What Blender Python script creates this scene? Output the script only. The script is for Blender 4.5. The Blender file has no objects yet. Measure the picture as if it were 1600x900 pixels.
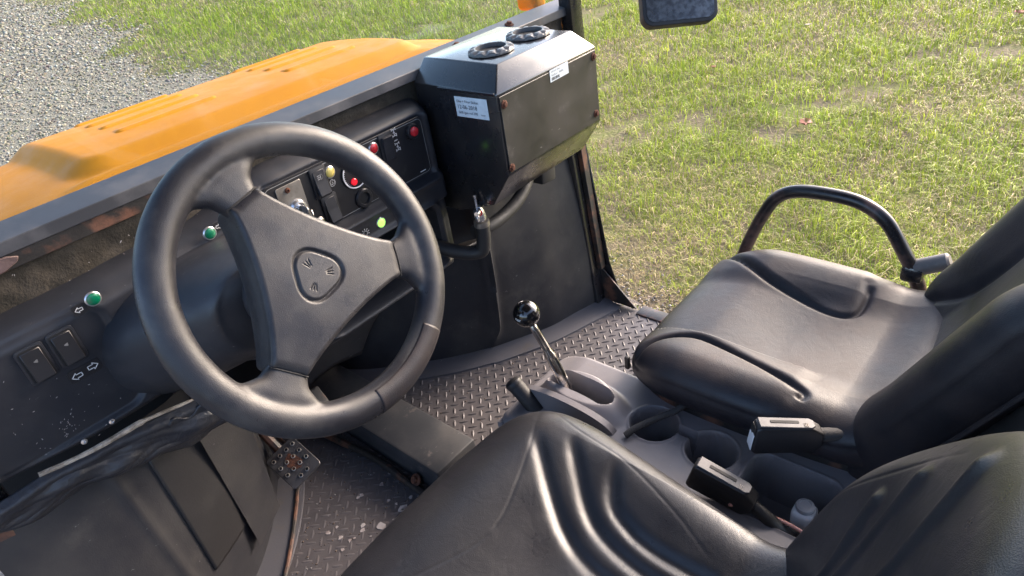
import bpy, bmesh, math, random
import numpy as np
from mathutils import Vector, Matrix
random.seed(7); rng = np.random.default_rng(7)
sc = bpy.context.scene
COL = sc.collection

# ------------------------------------------------------------------ camera, sky, sun, exposure
cam_d = bpy.data.cameras.new('camera'); cam = bpy.data.objects.new('camera', cam_d); COL.objects.link(cam)
sc.camera = cam
cam_d.sensor_width = 36; cam_d.lens = 23.625; cam_d.clip_start = 0.02; cam_d.clip_end = 2000
RIGHT = Vector((0.6421775, -0.75347363, -0.14101615))
DOWN = Vector((-0.49292946, -0.26501864, -0.82872533))
FWD = Vector((0.58705077, 0.60169977, -0.54159835))
cm = Matrix((( RIGHT[0], -DOWN[0], -FWD[0], 0.0), (RIGHT[1], -DOWN[1], -FWD[1], 0.0),
             (RIGHT[2], -DOWN[2], -FWD[2], 1.5), (0, 0, 0, 1)))
cam.matrix_world = cm

SUN_EL, SUN_AZ = math.radians(27), math.radians(100)      # azimuth measured from +Y towards +X
w = bpy.data.worlds.new('World'); sc.world = w; w.use_nodes = True
nt = w.node_tree; bg = nt.nodes['Background']
sky = nt.nodes.new('ShaderNodeTexSky'); sky.sky_type = 'NISHITA'; sky.sun_disc = False
sky.sun_elevation = SUN_EL; sky.sun_rotation = SUN_AZ; sky.air_density = 0.62; sky.dust_density = 3.0; sky.ozone_density = 0.5
nt.links.new(sky.outputs[0], bg.inputs[0]); bg.inputs[1].default_value = 0.15
sun_d = bpy.data.lights.new('sun', 'SUN'); sun = bpy.data.objects.new('sun', sun_d); COL.objects.link(sun)
sun_d.energy = 0.95; sun_d.angle = math.radians(24); sun_d.color = (1.0, 0.80, 0.66)
sdir = Vector((math.sin(SUN_AZ) * math.cos(SUN_EL), math.cos(SUN_AZ) * math.cos(SUN_EL), math.sin(SUN_EL)))
sun.rotation_euler = sdir.to_track_quat('Z', 'Y').to_euler(); sun.location = (6, 2, 6)
sc.view_settings.view_transform = 'Standard'; sc.view_settings.look = 'None'
sc.view_settings.exposure = 2.4; sc.view_settings.gamma = 1.0

# ------------------------------------------------------------------ materials
def nd(t, kind, **kw):
    n = t.nodes.new(kind)
    for k, v in kw.items(): setattr(n, k, v)
    return n
def mat(name, col, rough=0.5, metal=0.0, spec=0.5, col2=None, cscale=8.0, cthr=(0.45, 0.65), rvar=0.12, rscale=14.0,
        bump=0.0, bscale=300.0, bkind='noise', dirt_or_sheen=None, dscale=5.0, dthr=(0.55, 0.75), coat=0.0, scratch=0.0, stretch=None, scol=(0.35, 0.34, 0.33), bump2=None):
    m = bpy.data.materials.new(name); m.use_nodes = True; t = m.node_tree; b = t.nodes['Principled BSDF']
    tc = nd(t, 'ShaderNodeTexCoord'); src = tc.outputs['Object']
    if stretch:
        mp = nd(t, 'ShaderNodeMapping'); mp.inputs['Scale'].default_value = stretch; t.links.new(src, mp.inputs[0]); ssrc = mp.outputs[0]
    else: ssrc = src
    def noise(scale, detail=4, s=None, rgh=0.6):
        n = nd(t, 'ShaderNodeTexNoise'); n.inputs['Scale'].default_value = scale; n.inputs['Detail'].default_value = detail
        n.inputs['Roughness'].default_value = rgh; t.links.new(s or src, n.inputs['Vector']); return n.outputs['Fac']
    def ramp(f, a, bb):
        r = nd(t, 'ShaderNodeMapRange'); r.inputs['From Min'].default_value = a; r.inputs['From Max'].default_value = bb
        r.clamp = True; t.links.new(f, r.inputs['Value']); return r.outputs[0]
    def mix(f, A, B):
        x = nd(t, 'ShaderNodeMix', data_type='RGBA'); t.links.new(f, x.inputs[0])
        for s, i in ((A, 6), (B, 7)):
            if isinstance(s, tuple): x.inputs[i].default_value = (*s, 1) if len(s) == 3 else s
            else: t.links.new(s, x.inputs[i])
        return x.outputs[2]
    c = col
    if col2: c = mix(ramp(noise(cscale, 5, ssrc), *cthr), c, col2)
    if dirt_or_sheen:
        c = mix(ramp(noise(dscale, 8, None, 0.7), *dthr), c, dirt_or_sheen)
    if scratch:
        mp2 = nd(t, 'ShaderNodeMapping'); mp2.inputs['Scale'].default_value = (14, 90, 40); mp2.inputs['Rotation'].default_value = (0.3, 0.5, 0.7)
        t.links.new(src, mp2.inputs[0])
        c = mix(ramp(noise(3.0, 6, mp2.outputs[0], 0.75), 0.66, 0.8 - scratch * 0.1), c, scol)
    if isinstance(c, tuple): b.inputs['Base Color'].default_value = (*c, 1)
    else: t.links.new(c, b.inputs['Base Color'])
    r = nd(t, 'ShaderNodeMapRange'); r.inputs['From Min'].default_value = 0.3; r.inputs['From Max'].default_value = 0.7
    r.inputs['To Min'].default_value = max(0.02, rough - rvar); r.inputs['To Max'].default_value = min(1, rough + rvar)
    t.links.new(noise(rscale, 5), r.inputs['Value']); t.links.new(r.outputs[0], b.inputs['Roughness'])
    b.inputs['Metallic'].default_value = metal; b.inputs['Specular IOR Level'].default_value = spec
    b.inputs['Coat Weight'].default_value = coat; b.inputs['Coat Roughness'].default_value = 0.15
    if bump:
        if bkind == 'voronoi':
            v = nd(t, 'ShaderNodeTexVoronoi'); v.inputs['Scale'].default_value = bscale; t.links.new(src, v.inputs['Vector']); f = v.outputs['Distance']
        else: f = noise(bscale, 3)
        bn = nd(t, 'ShaderNodeBump'); bn.inputs['Strength'].default_value = bump; bn.inputs['Distance'].default_value = 0.002
        t.links.new(f, bn.inputs['Height']); nout = bn.outputs[0]
        if bump2:
            wn = nd(t, 'ShaderNodeTexNoise'); wn.inputs['Scale'].default_value = bump2[1]; wn.inputs['Detail'].default_value = 5; wn.inputs['Distortion'].default_value = 1.6
            t.links.new(src, wn.inputs['Vector']); b2_ = nd(t, 'ShaderNodeBump'); b2_.inputs['Strength'].default_value = bump2[0]; b2_.inputs['Distance'].default_value = 0.01
            t.links.new(wn.outputs['Fac'], b2_.inputs['Height']); t.links.new(nout, b2_.inputs['Normal']); nout = b2_.outputs[0]
        t.links.new(nout, b.inputs['Normal'])
    return m
MT = {}
MT['plastic'] = mat('dash_plastic', (0.020, 0.022, 0.028), 0.44, spec=0.40, bump=0.10, bscale=900, col2=(0.036, 0.036, 0.041), cscale=9, dirt_or_sheen=(0.085, 0.078, 0.072), dscale=16, dthr=(0.62, 0.85), scratch=0.5)
MT['panel'] = mat('panel_black', (0.016, 0.016, 0.019), 0.42, bump=0.05, bscale=1500, dirt_or_sheen=(0.06, 0.056, 0.05), dscale=22, dthr=(0.62, 0.85))
MT['wheel'] = mat('wheel_leather', (0.018, 0.018, 0.022), 0.37, spec=0.42, rvar=0.14, rscale=22, scratch=0.4, scol=(0.06, 0.055, 0.055), bump=0.16, bscale=1300, bkind='voronoi', col2=(0.05, 0.048, 0.048), cscale=12, dirt_or_sheen=(0.10, 0.085, 0.075), dscale=20, dthr=(0.66, 0.9))
MT['vinyl'] = mat('seat_vinyl', (0.014, 0.014, 0.018), 0.46, spec=0.34, bump2=(0.055, 24), bump=0.14, bscale=750, bkind='voronoi', scratch=0.3, scol=(0.07, 0.06, 0.058), col2=(0.027, 0.025, 0.028), cscale=7, dirt_or_sheen=(0.055, 0.038, 0.034), dscale=9, dthr=(0.42, 0.95), rscale=9, rvar=0.10)  # dirt tint warmed to pink, painting in the sheen reflected off the seat
MT['vinyl_d'] = mat('driver_seat_vinyl', (0.012, 0.013, 0.017), 0.33, spec=0.42, bump2=(0.06, 28), bump=0.12, bscale=900, bkind='voronoi', scratch=0.6, scol=(0.075, 0.072, 0.075), col2=(0.022, 0.022, 0.026), cscale=6, dirt_or_sheen=(0.026, 0.025, 0.026), dscale=7, dthr=(0.35, 0.9), rscale=9, rvar=0.08)
MT['apron'] = mat('apron_vinyl', (0.022, 0.024, 0.030), 0.42, bump2=(0.25, 40), bump=0.3, bscale=60, dirt_or_sheen=(0.07, 0.062, 0.055), dscale=25, dthr=(0.6, 0.85))
MT['matrub'] = mat('footwell_rubber', (0.020, 0.020, 0.024), 0.54, spec=0.35, bump2=(0.10, 9), bump=0.12, bscale=500, col2=(0.040, 0.038, 0.038), cscale=5, dirt_or_sheen=(0.075, 0.068, 0.062), dscale=9, dthr=(0.58, 0.85), scratch=0.4)
MT['foam'] = mat('foam_strip', (0.045, 0.039, 0.031), 0.95, bump=0.9, bscale=220, spec=0.1, col2=(0.075, 0.063, 0.050), cscale=30, dirt_or_sheen=(0.16, 0.14, 0.12), dscale=60, dthr=(0.72, 0.85))
MT['rail'] = mat('rail_paint', (0.045, 0.047, 0.054), 0.40, bump=0.05, bscale=400, col2=(0.085, 0.085, 0.092), cscale=14, dirt_or_sheen=(0.13, 0.10, 0.085), dscale=24, dthr=(0.62, 0.8))
MT['blackmetal'] = mat('black_paint', (0.014, 0.014, 0.017), 0.26, coat=0.8, bump=0.03, bscale=300, col2=(0.024, 0.023, 0.023), cscale=10, rvar=0.08, dirt_or_sheen=(0.06, 0.055, 0.05), dscale=40, dthr=(0.70, 0.86))
MT['satin'] = mat('worn_black_paint', (0.022, 0.021, 0.020), 0.42, col2=(0.034, 0.031, 0.029), cscale=12, dirt_or_sheen=(0.10, 0.09, 0.085), dscale=14, dthr=(0.6, 0.85), scratch=0.3)
MT['rust'] = mat('rust', (0.14, 0.055, 0.032), 0.85, bump=0.5, bscale=300, spec=0.2, col2=(0.055, 0.030, 0.024), cscale=60, cthr=(0.4, 0.6))
MT['rustblack'] = mat('rusty_black_paint', (0.020, 0.018, 0.017), 0.5, bump=0.25, bscale=200, col2=(0.13, 0.060, 0.038), cscale=16, cthr=(0.50, 0.62), dirt_or_sheen=(0.10, 0.085, 0.07), dscale=30, dthr=(0.62, 0.8))
MT['pinkrust'] = mat('faded_rust_paint', (0.13, 0.085, 0.080), 0.7, bump=0.3, bscale=250, col2=(0.075, 0.045, 0.042), cscale=30, dirt_or_sheen=(0.20, 0.17, 0.16), dscale=50, dthr=(0.62, 0.8))
MT['tubepaint'] = mat('worn_tube_paint', (0.014, 0.013, 0.014), 0.32, col2=(0.095, 0.055, 0.045), cscale=13, cthr=(0.50, 0.60), rvar=0.1)
MT['orange'] = mat('orange_plastic', (0.62, 0.225, 0.002), 0.55, col2=(0.58, 0.205, 0.002), cscale=5, bump=0.03, bscale=40, dirt_or_sheen=(0.45, 0.22, 0.06), dscale=40, dthr=(0.68, 0.9), spec=0.22)
MT['chrome'] = mat('chrome', (0.62, 0.60, 0.58), 0.16, metal=1.0, col2=(0.40, 0.33, 0.27), cscale=45, cthr=(0.5, 0.68), bump=0.05, bscale=200)
MT['steel'] = mat('zinc_plate', (0.34, 0.32, 0.29), 0.42, metal=0.7, col2=(0.22, 0.20, 0.18), cscale=30, bump=0.08, bscale=150)
MT['alu'] = mat('bright_aluminium', (0.72, 0.72, 0.74), 0.28, metal=0.9, rvar=0.08)
MT['white'] = mat('white_print', (0.78, 0.78, 0.78), 0.6, rvar=0.02)
MT['grey_print'] = mat('grey_print', (0.42, 0.42, 0.42), 0.6, rvar=0.02)
MT['paper'] = mat('paper_label', (0.66, 0.72, 0.76), 0.5, col2=(0.58, 0.64, 0.68), cscale=60)
MT['ink'] = mat('ink', (0.03, 0.04, 0.06), 0.6)
MT['knob'] = mat('gloss_black_knob', (0.006, 0.006, 0.007), 0.06, rvar=0.03, coat=0.6)
MT['rubber'] = mat('black_rubber', (0.016, 0.016, 0.018), 0.6, bump=0.1, bscale=300, dirt_or_sheen=(0.06, 0.055, 0.05), dscale=18, dthr=(0.6, 0.85))
MT['console'] = mat('console_plastic', (0.18, 0.17, 0.18), 0.40, bump=0.12, bscale=1100, col2=(0.21, 0.195, 0.195), cscale=12, dirt_or_sheen=(0.17, 0.145, 0.13), dscale=14, dthr=(0.6, 0.85), scratch=0.4)
MT['buckle'] = mat('buckle_plastic', (0.016, 0.016, 0.018), 0.42, bump=0.06, bscale=900)
MT['bucklegrey'] = mat('buckle_edge', (0.07, 0.068, 0.075), 0.48, bump=0.06, bscale=900)
MT['webbing'] = mat('belt_webbing', (0.05, 0.048, 0.047), 0.8, bump=0.5, bscale=500)
MT['floor'] = mat('tread_plate', (0.085, 0.078, 0.082), 0.55, metal=0.1, col2=(0.062, 0.057, 0.062), cscale=14, bump=0.12, bscale=160, dirt_or_sheen=(0.13, 0.11, 0.10), dscale=9, dthr=(0.62, 0.86))
MT['tread'] = mat('tread_bumps', (0.092, 0.085, 0.090), 0.60, spec=0.35, dirt_or_sheen=(0.15, 0.12, 0.11), dscale=10, dthr=(0.58, 0.8))
MT['pedal'] = mat('worn_pedal_steel', (0.085, 0.082, 0.085), 0.42, metal=0.5, bump=0.15, bscale=150, col2=(0.045, 0.044, 0.048), cscale=40, dirt_or_sheen=(0.16, 0.12, 0.11), dscale=40, dthr=(0.6, 0.8))
MT['patch'] = mat('glued_rubber_patch', (0.016, 0.015, 0.016), 0.6, bump=0.1, bscale=300, dirt_or_sheen=(0.05, 0.045, 0.042), dscale=14, dthr=(0.55, 0.9))
MT['tunnel'] = mat('tunnel_steel', (0.032, 0.034, 0.039), 0.42, metal=0.1, spec=0.4, bump=0.10, bscale=90, col2=(0.055, 0.054, 0.056), cscale=9, dirt_or_sheen=(0.20, 0.17, 0.15), dscale=16, dthr=(0.60, 0.80), scratch=0.8)
MT['seatplate'] = mat('seat_base_paint', (0.150, 0.140, 0.142), 0.42, metal=0.2, col2=(0.17, 0.085, 0.055), cscale=11, cthr=(0.62, 0.70), bump=0.06, bscale=120)
MT['flangerub'] = mat('footwell_flange', (0.075, 0.074, 0.084), 0.5, bump=0.12, bscale=300, dirt_or_sheen=(0.10, 0.085, 0.07), dscale=12, dthr=(0.55, 0.8), scratch=0.6)
MT['trim'] = mat('frayed_trim', (0.38, 0.34, 0.29), 0.7, col2=(0.16, 0.13, 0.10), cscale=60, cthr=(0.42, 0.6))
MT['bottle'] = mat('white_bottle', (0.70, 0.70, 0.70), 0.35)
MT['cap'] = mat('grey_cap', (0.28, 0.28, 0.30), 0.4)
MT['pink'] = mat('pink_wire', (0.62, 0.30, 0.25), 0.45)
MT['leaf'] = mat('dead_leaf', (0.26, 0.085, 0.045), 0.7, col2=(0.15, 0.07, 0.04), cscale=40)
MT['leafpale'] = mat('pale_leaf', (0.45, 0.40, 0.32), 0.7, col2=(0.30, 0.24, 0.17), cscale=40)
MT['roof'] = mat('roof_lining', (0.05, 0.05, 0.052), 0.7)
MT['mirror'] = mat('mirror_glass', (0.16, 0.165, 0.17), 0.28, metal=0.9, col2=(0.09, 0.09, 0.095), cscale=90, cthr=(0.4, 0.6), bump=0.06, bscale=160)
MT['grip'] = mat('grey_grip', (0.13, 0.12, 0.115), 0.6, col2=(0.10, 0.092, 0.09), cscale=30)
MT['ventgrey'] = mat('vent_plastic', (0.085, 0.087, 0.092), 0.30, bump=0.05, bscale=400)
MT['dark'] = mat('dark_cavity', (0.008, 0.008, 0.009), 0.7)
MT['chip'] = mat('paint_chip', (0.36, 0.335, 0.33), 0.6, col2=(0.22, 0.175, 0.165), cscale=60)
def lens_mat(name, col, emit=0.0, rough=0.2):
    m = mat(name, col, rough, rvar=0.03, coat=0.5, bump=0.2, bscale=1800)
    if emit:
        b = m.node_tree.nodes['Principled BSDF']; b.inputs['Emission Color'].default_value = (*col, 1); b.inputs['Emission Strength'].default_value = emit
    return m
MT['green'] = lens_mat('green_lens', (0.0, 0.14, 0.065)); MT['greenlit'] = lens_mat('lit_green_lens', (0.30, 0.95, 0.10), 0.45)
MT['yellow'] = lens_mat('yellow_lens', (0.62, 0.50, 0.14)); MT['red'] = lens_mat('red_lens', (0.55, 0.02, 0.03)); MT['redhot'] = lens_mat('red_needle_hub', (0.75, 0.015, 0.03), 0.15)
# windscreen glass: thin clear sheet with a faint veil of dust
def glass_mat():
    m = bpy.data.materials.new('windscreen_glass'); m.use_nodes = True; t = m.node_tree; t.nodes.clear()
    out = nd(t, 'ShaderNodeOutputMaterial'); tr = nd(t, 'ShaderNodeBsdfTransparent'); tr.inputs[0].default_value = (0.86, 0.91, 0.89, 1)
    gl = nd(t, 'ShaderNodeBsdfGlossy'); gl.inputs['Roughness'].default_value = 0.02
    lw = nd(t, 'ShaderNodeLayerWeight'); lw.inputs['Blend'].default_value = 0.5; pw = nd(t, 'ShaderNodeMath', operation='POWER'); pw.inputs[1].default_value = 5.0
    t.links.new(lw.outputs['Facing'], pw.inputs[0]); fr = nd(t, 'ShaderNodeMath', operation='MULTIPLY_ADD'); fr.inputs[1].default_value = 0.9; fr.inputs[2].default_value = 0.03; t.links.new(pw.outputs[0], fr.inputs[0])
    m1 = nd(t, 'ShaderNodeMixShader'); t.links.new(fr.outputs[0], m1.inputs[0]); t.links.new(tr.outputs[0], m1.inputs[1]); t.links.new(gl.outputs[0], m1.inputs[2])
    df = nd(t, 'ShaderNodeBsdfDiffuse'); df.inputs[0].default_value = (0.55, 0.58, 0.58, 1)
    tc = nd(t, 'ShaderNodeTexCoord'); n = nd(t, 'ShaderNodeTexNoise'); n.inputs['Scale'].default_value = 6; n.inputs['Detail'].default_value = 9; n.inputs['Roughness'].default_value = 0.65
    t.links.new(tc.outputs['Object'], n.inputs['Vector'])
    r = nd(t, 'ShaderNodeMapRange'); r.inputs['From Min'].default_value = 0.45; r.inputs['From Max'].default_value = 0.8; r.inputs['To Min'].default_value = 0.003; r.inputs['To Max'].default_value = 0.035
    t.links.new(n.outputs['Fac'], r.inputs['Value'])
    m2 = nd(t, 'ShaderNodeMixShader'); t.links.new(r.outputs[0], m2.inputs[0]); t.links.new(m1.outputs[0], m2.inputs[1]); t.links.new(df.outputs[0], m2.inputs[2])
    t.links.new(m2.outputs[0], out.inputs[0]); return m
MT['glass'] = glass_mat()

# ------------------------------------------------------------------ mesh helpers
ROOTS = {}
def link(o, parent=None):
    COL.objects.link(o)
    if parent is not None:
        o.parent = parent
        if parent.name in ROOTS: o.matrix_parent_inverse = Matrix.Translation(ROOTS[parent.name]).inverted()
    return o
def root(name, loc, label, cat, group=None):
    o = bpy.data.objects.new(name, None); o.empty_display_size = 0.1; o.location = loc; COL.objects.link(o)
    ROOTS[o.name] = Vector(loc); o['label'] = label; o['category'] = cat
    if group: o['group'] = group
    return o
def tag(o, label=None, cat=None, group=None, kind=None):
    if label: o['label'] = label
    if cat: o['category'] = cat
    if group: o['group'] = group
    if kind: o['kind'] = kind
    return o
def mk(name, v, f, m, parent=None, ang=40, mi=None, label=None):
    if isinstance(mi, str): mi, label = None, mi
    me = bpy.data.meshes.new(name); me.from_pydata([tuple(map(float, p)) for p in v], [], f)
    ms = m if isinstance(m, list) else [m]
    for x in ms: me.materials.append(MT[x])
    if mi is not None: me.polygons.foreach_set('material_index', mi)
    me.validate(); me.update()
    if ang: me.shade_smooth(); me.set_sharp_from_angle(angle=math.radians(ang))
    o = link(bpy.data.objects.new(name, me), parent)
    if label: o['label'] = label
    return o
def fixn(o):
    bm = bmesh.new(); bm.from_mesh(o.data); bmesh.ops.recalc_face_normals(bm, faces=bm.faces); bm.to_mesh(o.data); bm.free(); return o
class Acc:
    """collects several shapes that make up one part"""
    def __init__(s): s.v = []; s.f = []; s.m = []
    def add(s, v, f, m=0):
        k = len(s.v); s.v += [tuple(p) for p in v]; s.f += [tuple(i + k for i in q) for q in f]; s.m += [m] * len(f); return s
    def build(s, name, m, parent=None, ang=40, label=None): return mk(name, s.v, s.f, m, parent, ang, s.m, label)
def bmvf(bm):
    bm.verts.ensure_lookup_table(); bm.verts.index_update()
    r = [v.co.copy() for v in bm.verts], [tuple(x.index for x in f.verts) for f in bm.faces]; bm.free(); return r
def rbox(c, size, bev=0.004, seg=2, R=None):
    bm = bmesh.new(); bmesh.ops.create_cube(bm, size=1)
    for v in bm.verts: v.co = Vector((v.co.x * size[0], v.co.y * size[1], v.co.z * size[2]))
    if bev: bmesh.ops.bevel(bm, geom=list(bm.edges) + list(bm.verts), offset=min(bev, min(size) * 0.49), segments=seg, profile=0.5, affect='EDGES')
    for v in bm.verts:
        if R is not None: v.co = R @ v.co
        v.co += Vector(c)
    return bmvf(bm)
def catmull(pts, sub=8):
    P = [Vector(p) for p in pts]; P = [2 * P[0] - P[1]] + P + [2 * P[-1] - P[-2]]; out = []
    for i in range(1, len(P) - 2):
        for k in range(sub):
            t = k / sub; a, b, c, d = P[i - 1:i + 3]
            out.append(0.5 * ((2 * b) + (c - a) * t + (2 * a - 5 * b + 4 * c - d) * t * t + (3 * b - a - 3 * c + d) * t ** 3))
    out.append(P[-2]); return out
def tube(pts, r, n=10, sub=8, closed=False):
    P = catmull(pts, sub) if sub else [Vector(p) for p in pts]; v = []; f = []; N = len(P)
    up = Vector((0, 0, 1)); prev = None
    for i, p in enumerate(P):
        tdir = (P[min(i + 1, N - 1)] - P[max(i - 1, 0)]).normalized()
        if prev is None:
            prev = tdir.orthogonal().normalized()
        a = (prev - tdir * prev.dot(tdir)).normalized(); prev = a; b = tdir.cross(a)
        rr = r[min(int(i / max(sub, 1)), len(r) - 1)] if isinstance(r, (list, tuple)) else r
        for k in range(n):
            th = 2 * math.pi * k / n; v.append(p + a * rr * math.cos(th) + b * rr * math.sin(th))
    for i in range(N - 1):
        for k in range(n):
            k2 = (k + 1) % n; f.append((i * n + k, i * n + k2, (i + 1) * n + k2, (i + 1) * n + k))
    f.append(tuple(range(n - 1, -1, -1))); f.append(tuple((N - 1) * n + k for k in range(n)))
    return v, f
def frame(axis, hint=(0, 0, 1)):
    n = Vector(axis).normalized(); h = Vector(hint)
    if abs(n.dot(h.normalized())) > 0.98: h = Vector((1, 0, 0))
    u = h.cross(n).normalized(); return u, n.cross(u), n
def lathe(prof, o, axis, n=24, sx=1.0, sy=1.0, hint=(0, 0, 1), cap=True):
    u, vv, nn = frame(axis, hint); o = Vector(o); v = []; f = []
    for r, h in prof:
        for k in range(n):
            th = 2 * math.pi * k / n; v.append(o + u * r * sx * math.cos(th) + vv * r * sy * math.sin(th) + nn * h)
    for i in range(len(prof) - 1):
        for k in range(n):
            k2 = (k + 1) % n; f.append((i * n + k, i * n + k2, (i + 1) * n + k2, (i + 1) * n + k))
    if cap:
        f.append(tuple(range(n - 1, -1, -1))); f.append(tuple((len(prof) - 1) * n + k for k in range(n)))
    return v, f
def prism(poly, o, U, V, N, h, bev=0.0, seg=2):
    o, U, V, N = map(Vector, (o, U, V, N)); bm = bmesh.new()
    vs = [bm.verts.new(o + U * a + V * b) for a, b in poly]; fc = bm.faces.new(vs)
    g = bmesh.ops.extrude_face_region(bm, geom=[fc])
    for e in g['geom']:
        if isinstance(e, bmesh.types.BMVert): e.co += N * h
    bmesh.ops.recalc_face_normals(bm, faces=bm.faces)
    if bev: bmesh.ops.bevel(bm, geom=list(bm.edges), offset=bev, segments=seg, profile=0.5, affect='EDGES', clamp_overlap=True)
    return bmvf(bm)
def rrect(w2, h2, r, n=5):
    out = []
    for cx, cy, a0 in ((w2 - r, h2 - r, 0), (-w2 + r, h2 - r, 90), (-w2 + r, -h2 + r, 180), (w2 - r, -h2 + r, 270)):
        for k in range(n + 1):
            a = math.radians(a0 + 90 * k / n); out.append((cx + r * math.cos(a), cy + r * math.sin(a)))
    return out
def strokes(lines, wd, o, U, V, N, lift=0.0006):
    o, U, V, N = map(Vector, (o, U, V, N)); v = []; f = []
    for ln in lines:
        for (a, b), (c, d) in zip(ln[:-1], ln[1:]):
            L = math.hypot(c - a, d - b) or 1e-9; nx, ny = -(d - b) / L * wd / 2, (c - a) / L * wd / 2; ex, ey = (c - a) / L * wd / 2, (d - b) / L * wd / 2
            k = len(v)
            for q in ((a - ex + nx, b - ey + ny), (a - ex - nx, b - ey - ny), (c + ex - nx, d + ey - ny), (c + ex + nx, d + ey + ny)):
                v.append(o + U * q[0] + V * q[1] + N * lift)
            f.append((k, k + 1, k + 2, k + 3))
    return v, f
def text(s, size, o, U, V, N, lift=0.0006):
    cu = bpy.data.curves.new('txt', 'FONT'); cu.body = s; cu.size = size; cu.resolution_u = 2
    ob = bpy.data.objects.new('txt', cu); COL.objects.link(ob)
    me = bpy.data.meshes.new_from_object(ob); o, U, V, N = map(Vector, (o, U, V, N))
    v = [o + U * p.co.x + V * p.co.y + N * lift for p in me.vertices]; f = [tuple(p.vertices) for p in me.polygons]
    bpy.data.objects.remove(ob); bpy.data.curves.remove(cu); bpy.data.meshes.remove(me); return v, f
def grid(P):
    """P: array (a,b,3) -> verts, quads"""
    a, b = P.shape[:2]; i = np.arange(a * b).reshape(a, b)
    q = np.stack([i[:-1, :-1], i[1:, :-1], i[1:, 1:], i[:-1, 1:]], -1).reshape(-1, 4)
    return P.reshape(-1, 3).tolist(), [tuple(x) for x in q.tolist()]
def sm(x, a, b):
    t = np.clip((x - a) / (b - a), 0, 1); return t * t * (3 - 2 * t)
def sdrr(x, y, cx, cy, hx, hy, r):
    """signed distance to a rounded rectangle (negative inside)"""
    qx = np.abs(x - cx) - hx + r; qy = np.abs(y - cy) - hy + r
    return np.hypot(np.maximum(qx, 0), np.maximum(qy, 0)) + np.minimum(np.maximum(qx, qy), 0) - r
def dpoly(x, y, pts):
    """distance to a polyline and parameter along it (0..1)"""
    best = np.full(x.shape, 1e9); par = np.zeros(x.shape); n = len(pts) - 1
    for i in range(n):
        (a, b), (c, d) = pts[i], pts[i + 1]; L = (c - a) ** 2 + (d - b) ** 2
        t = np.clip(((x - a) * (c - a) + (y - b) * (d - b)) / L, 0, 1); dd = np.hypot(x - a - t * (c - a), y - b - t * (d - b))
        s = dd < best; best = np.where(s, dd, best); par = np.where(s, (i + t) / n, par)
    return best, par
def resample(poly, n):
    P = np.array(poly + [poly[0]]); d = np.r_[0, np.cumsum(np.hypot(*np.diff(P, axis=0).T))]
    t = np.linspace(0, d[-1], n, endpoint=False); return np.stack([np.interp(t, d, P[:, 0]), np.interp(t, d, P[:, 1])], 1)
def pad(poly, cen, H, depth, s0=0.78, edge=0.05, nr=90, nt=300, bulge=0.012, side=10, inw=0.03):
    """upholstered pad over a plan outline; H(u,v) is its top; returns (u,v,h) rings"""
    O = resample(poly, nt); C = np.array(cen); rings = []
    S = np.r_[np.linspace(0.004, s0, int(nr * 0.62)), s0 + (1 - s0) * np.sin(np.linspace(0, math.pi / 2, nr - int(nr * 0.62) + 1))[1:]]
    for s in S:
        uv = C + (O - C) * s; t = np.clip((s - s0) / (1 - s0), 0, 1)
        h = H(uv[:, 0], uv[:, 1]) - edge * (1 - math.sqrt(max(0, 1 - t * t))); rings.append(np.c_[uv, h])
    last = rings[-1]; d = (O - C) / np.hypot(*(O - C).T)[:, None]
    for k in range(1, side + 1):
        q = k / side; off = bulge * math.sin(q * math.pi * 0.85); uv = O + d * (off - inw * q * q)
        rings.append(np.c_[uv, last[:, 2] * (1 - q) + (-depth) * q])
    R = np.stack(rings); a, b = R.shape[:2]; i = np.arange(a * b).reshape(a, b); j = np.roll(i, -1, 1)
    f = np.stack([i[:-1], i[1:], j[1:], j[:-1]], -1).reshape(-1, 4).tolist()
    f = [tuple(x) for x in f] + [tuple(i[-1][::-1].tolist()), tuple(i[0].tolist())]
    return R.reshape(-1, 3), f
X, Y, Z = Vector((1, 0, 0)), Vector((0, 1, 0)), Vector((0, 0, 1))

# ------------------------------------------------------------------ ground, gravel drive, lawn
def simple_noise(x, y, seed, f):
    r = np.random.default_rng(seed); out = np.zeros(x.shape); amp = 1.0
    for o in range(5):
        a = r.uniform(0, 2 * np.pi, 5); ph = r.uniform(0, 6.28, 5)
        out += amp * sum(np.sin(f * (x * np.cos(t) + y * np.sin(t)) + p) for t, p in zip(a, ph)) / 5; f *= 1.9; amp *= 0.62
    return out
def ground_mat(name, stops, scale, bump):
    m = bpy.data.materials.new(name); m.use_nodes = True; t = m.node_tree; b = t.nodes['Principled BSDF']
    tc = nd(t, 'ShaderNodeTexCoord'); n1 = nd(t, 'ShaderNodeTexNoise'); n1.inputs['Scale'].default_value = scale; n1.inputs['Detail'].default_value = 10; n1.inputs['Roughness'].default_value = 0.7
    t.links.new(tc.outputs['Object'], n1.inputs['Vector'])
    r = nd(t, 'ShaderNodeValToRGB'); e = r.color_ramp.elements
    while len(e) < len(stops): e.new(0.5)
    for el, (p, c) in zip(e, stops): el.position = p; el.color = (*c, 1)
    t.links.new(n1.outputs['Fac'], r.inputs[0]); t.links.new(r.outputs[0], b.inputs['Base Color']); b.inputs['Roughness'].default_value = 0.95; b.inputs['Specular IOR Level'].default_value = 0.1
    n2 = nd(t, 'ShaderNodeTexNoise'); n2.inputs['Scale'].default_value = 45; n2.inputs['Detail'].default_value = 6; t.links.new(tc.outputs['Object'], n2.inputs['Vector'])
    bn = nd(t, 'ShaderNodeBump'); bn.inputs['Strength'].default_value = bump; bn.inputs['Distance'].default_value = 0.02
    t.links.new(n2.outputs['Fac'], bn.inputs['Height']); t.links.new(bn.outputs[0], b.inputs['Normal']); return m
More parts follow.
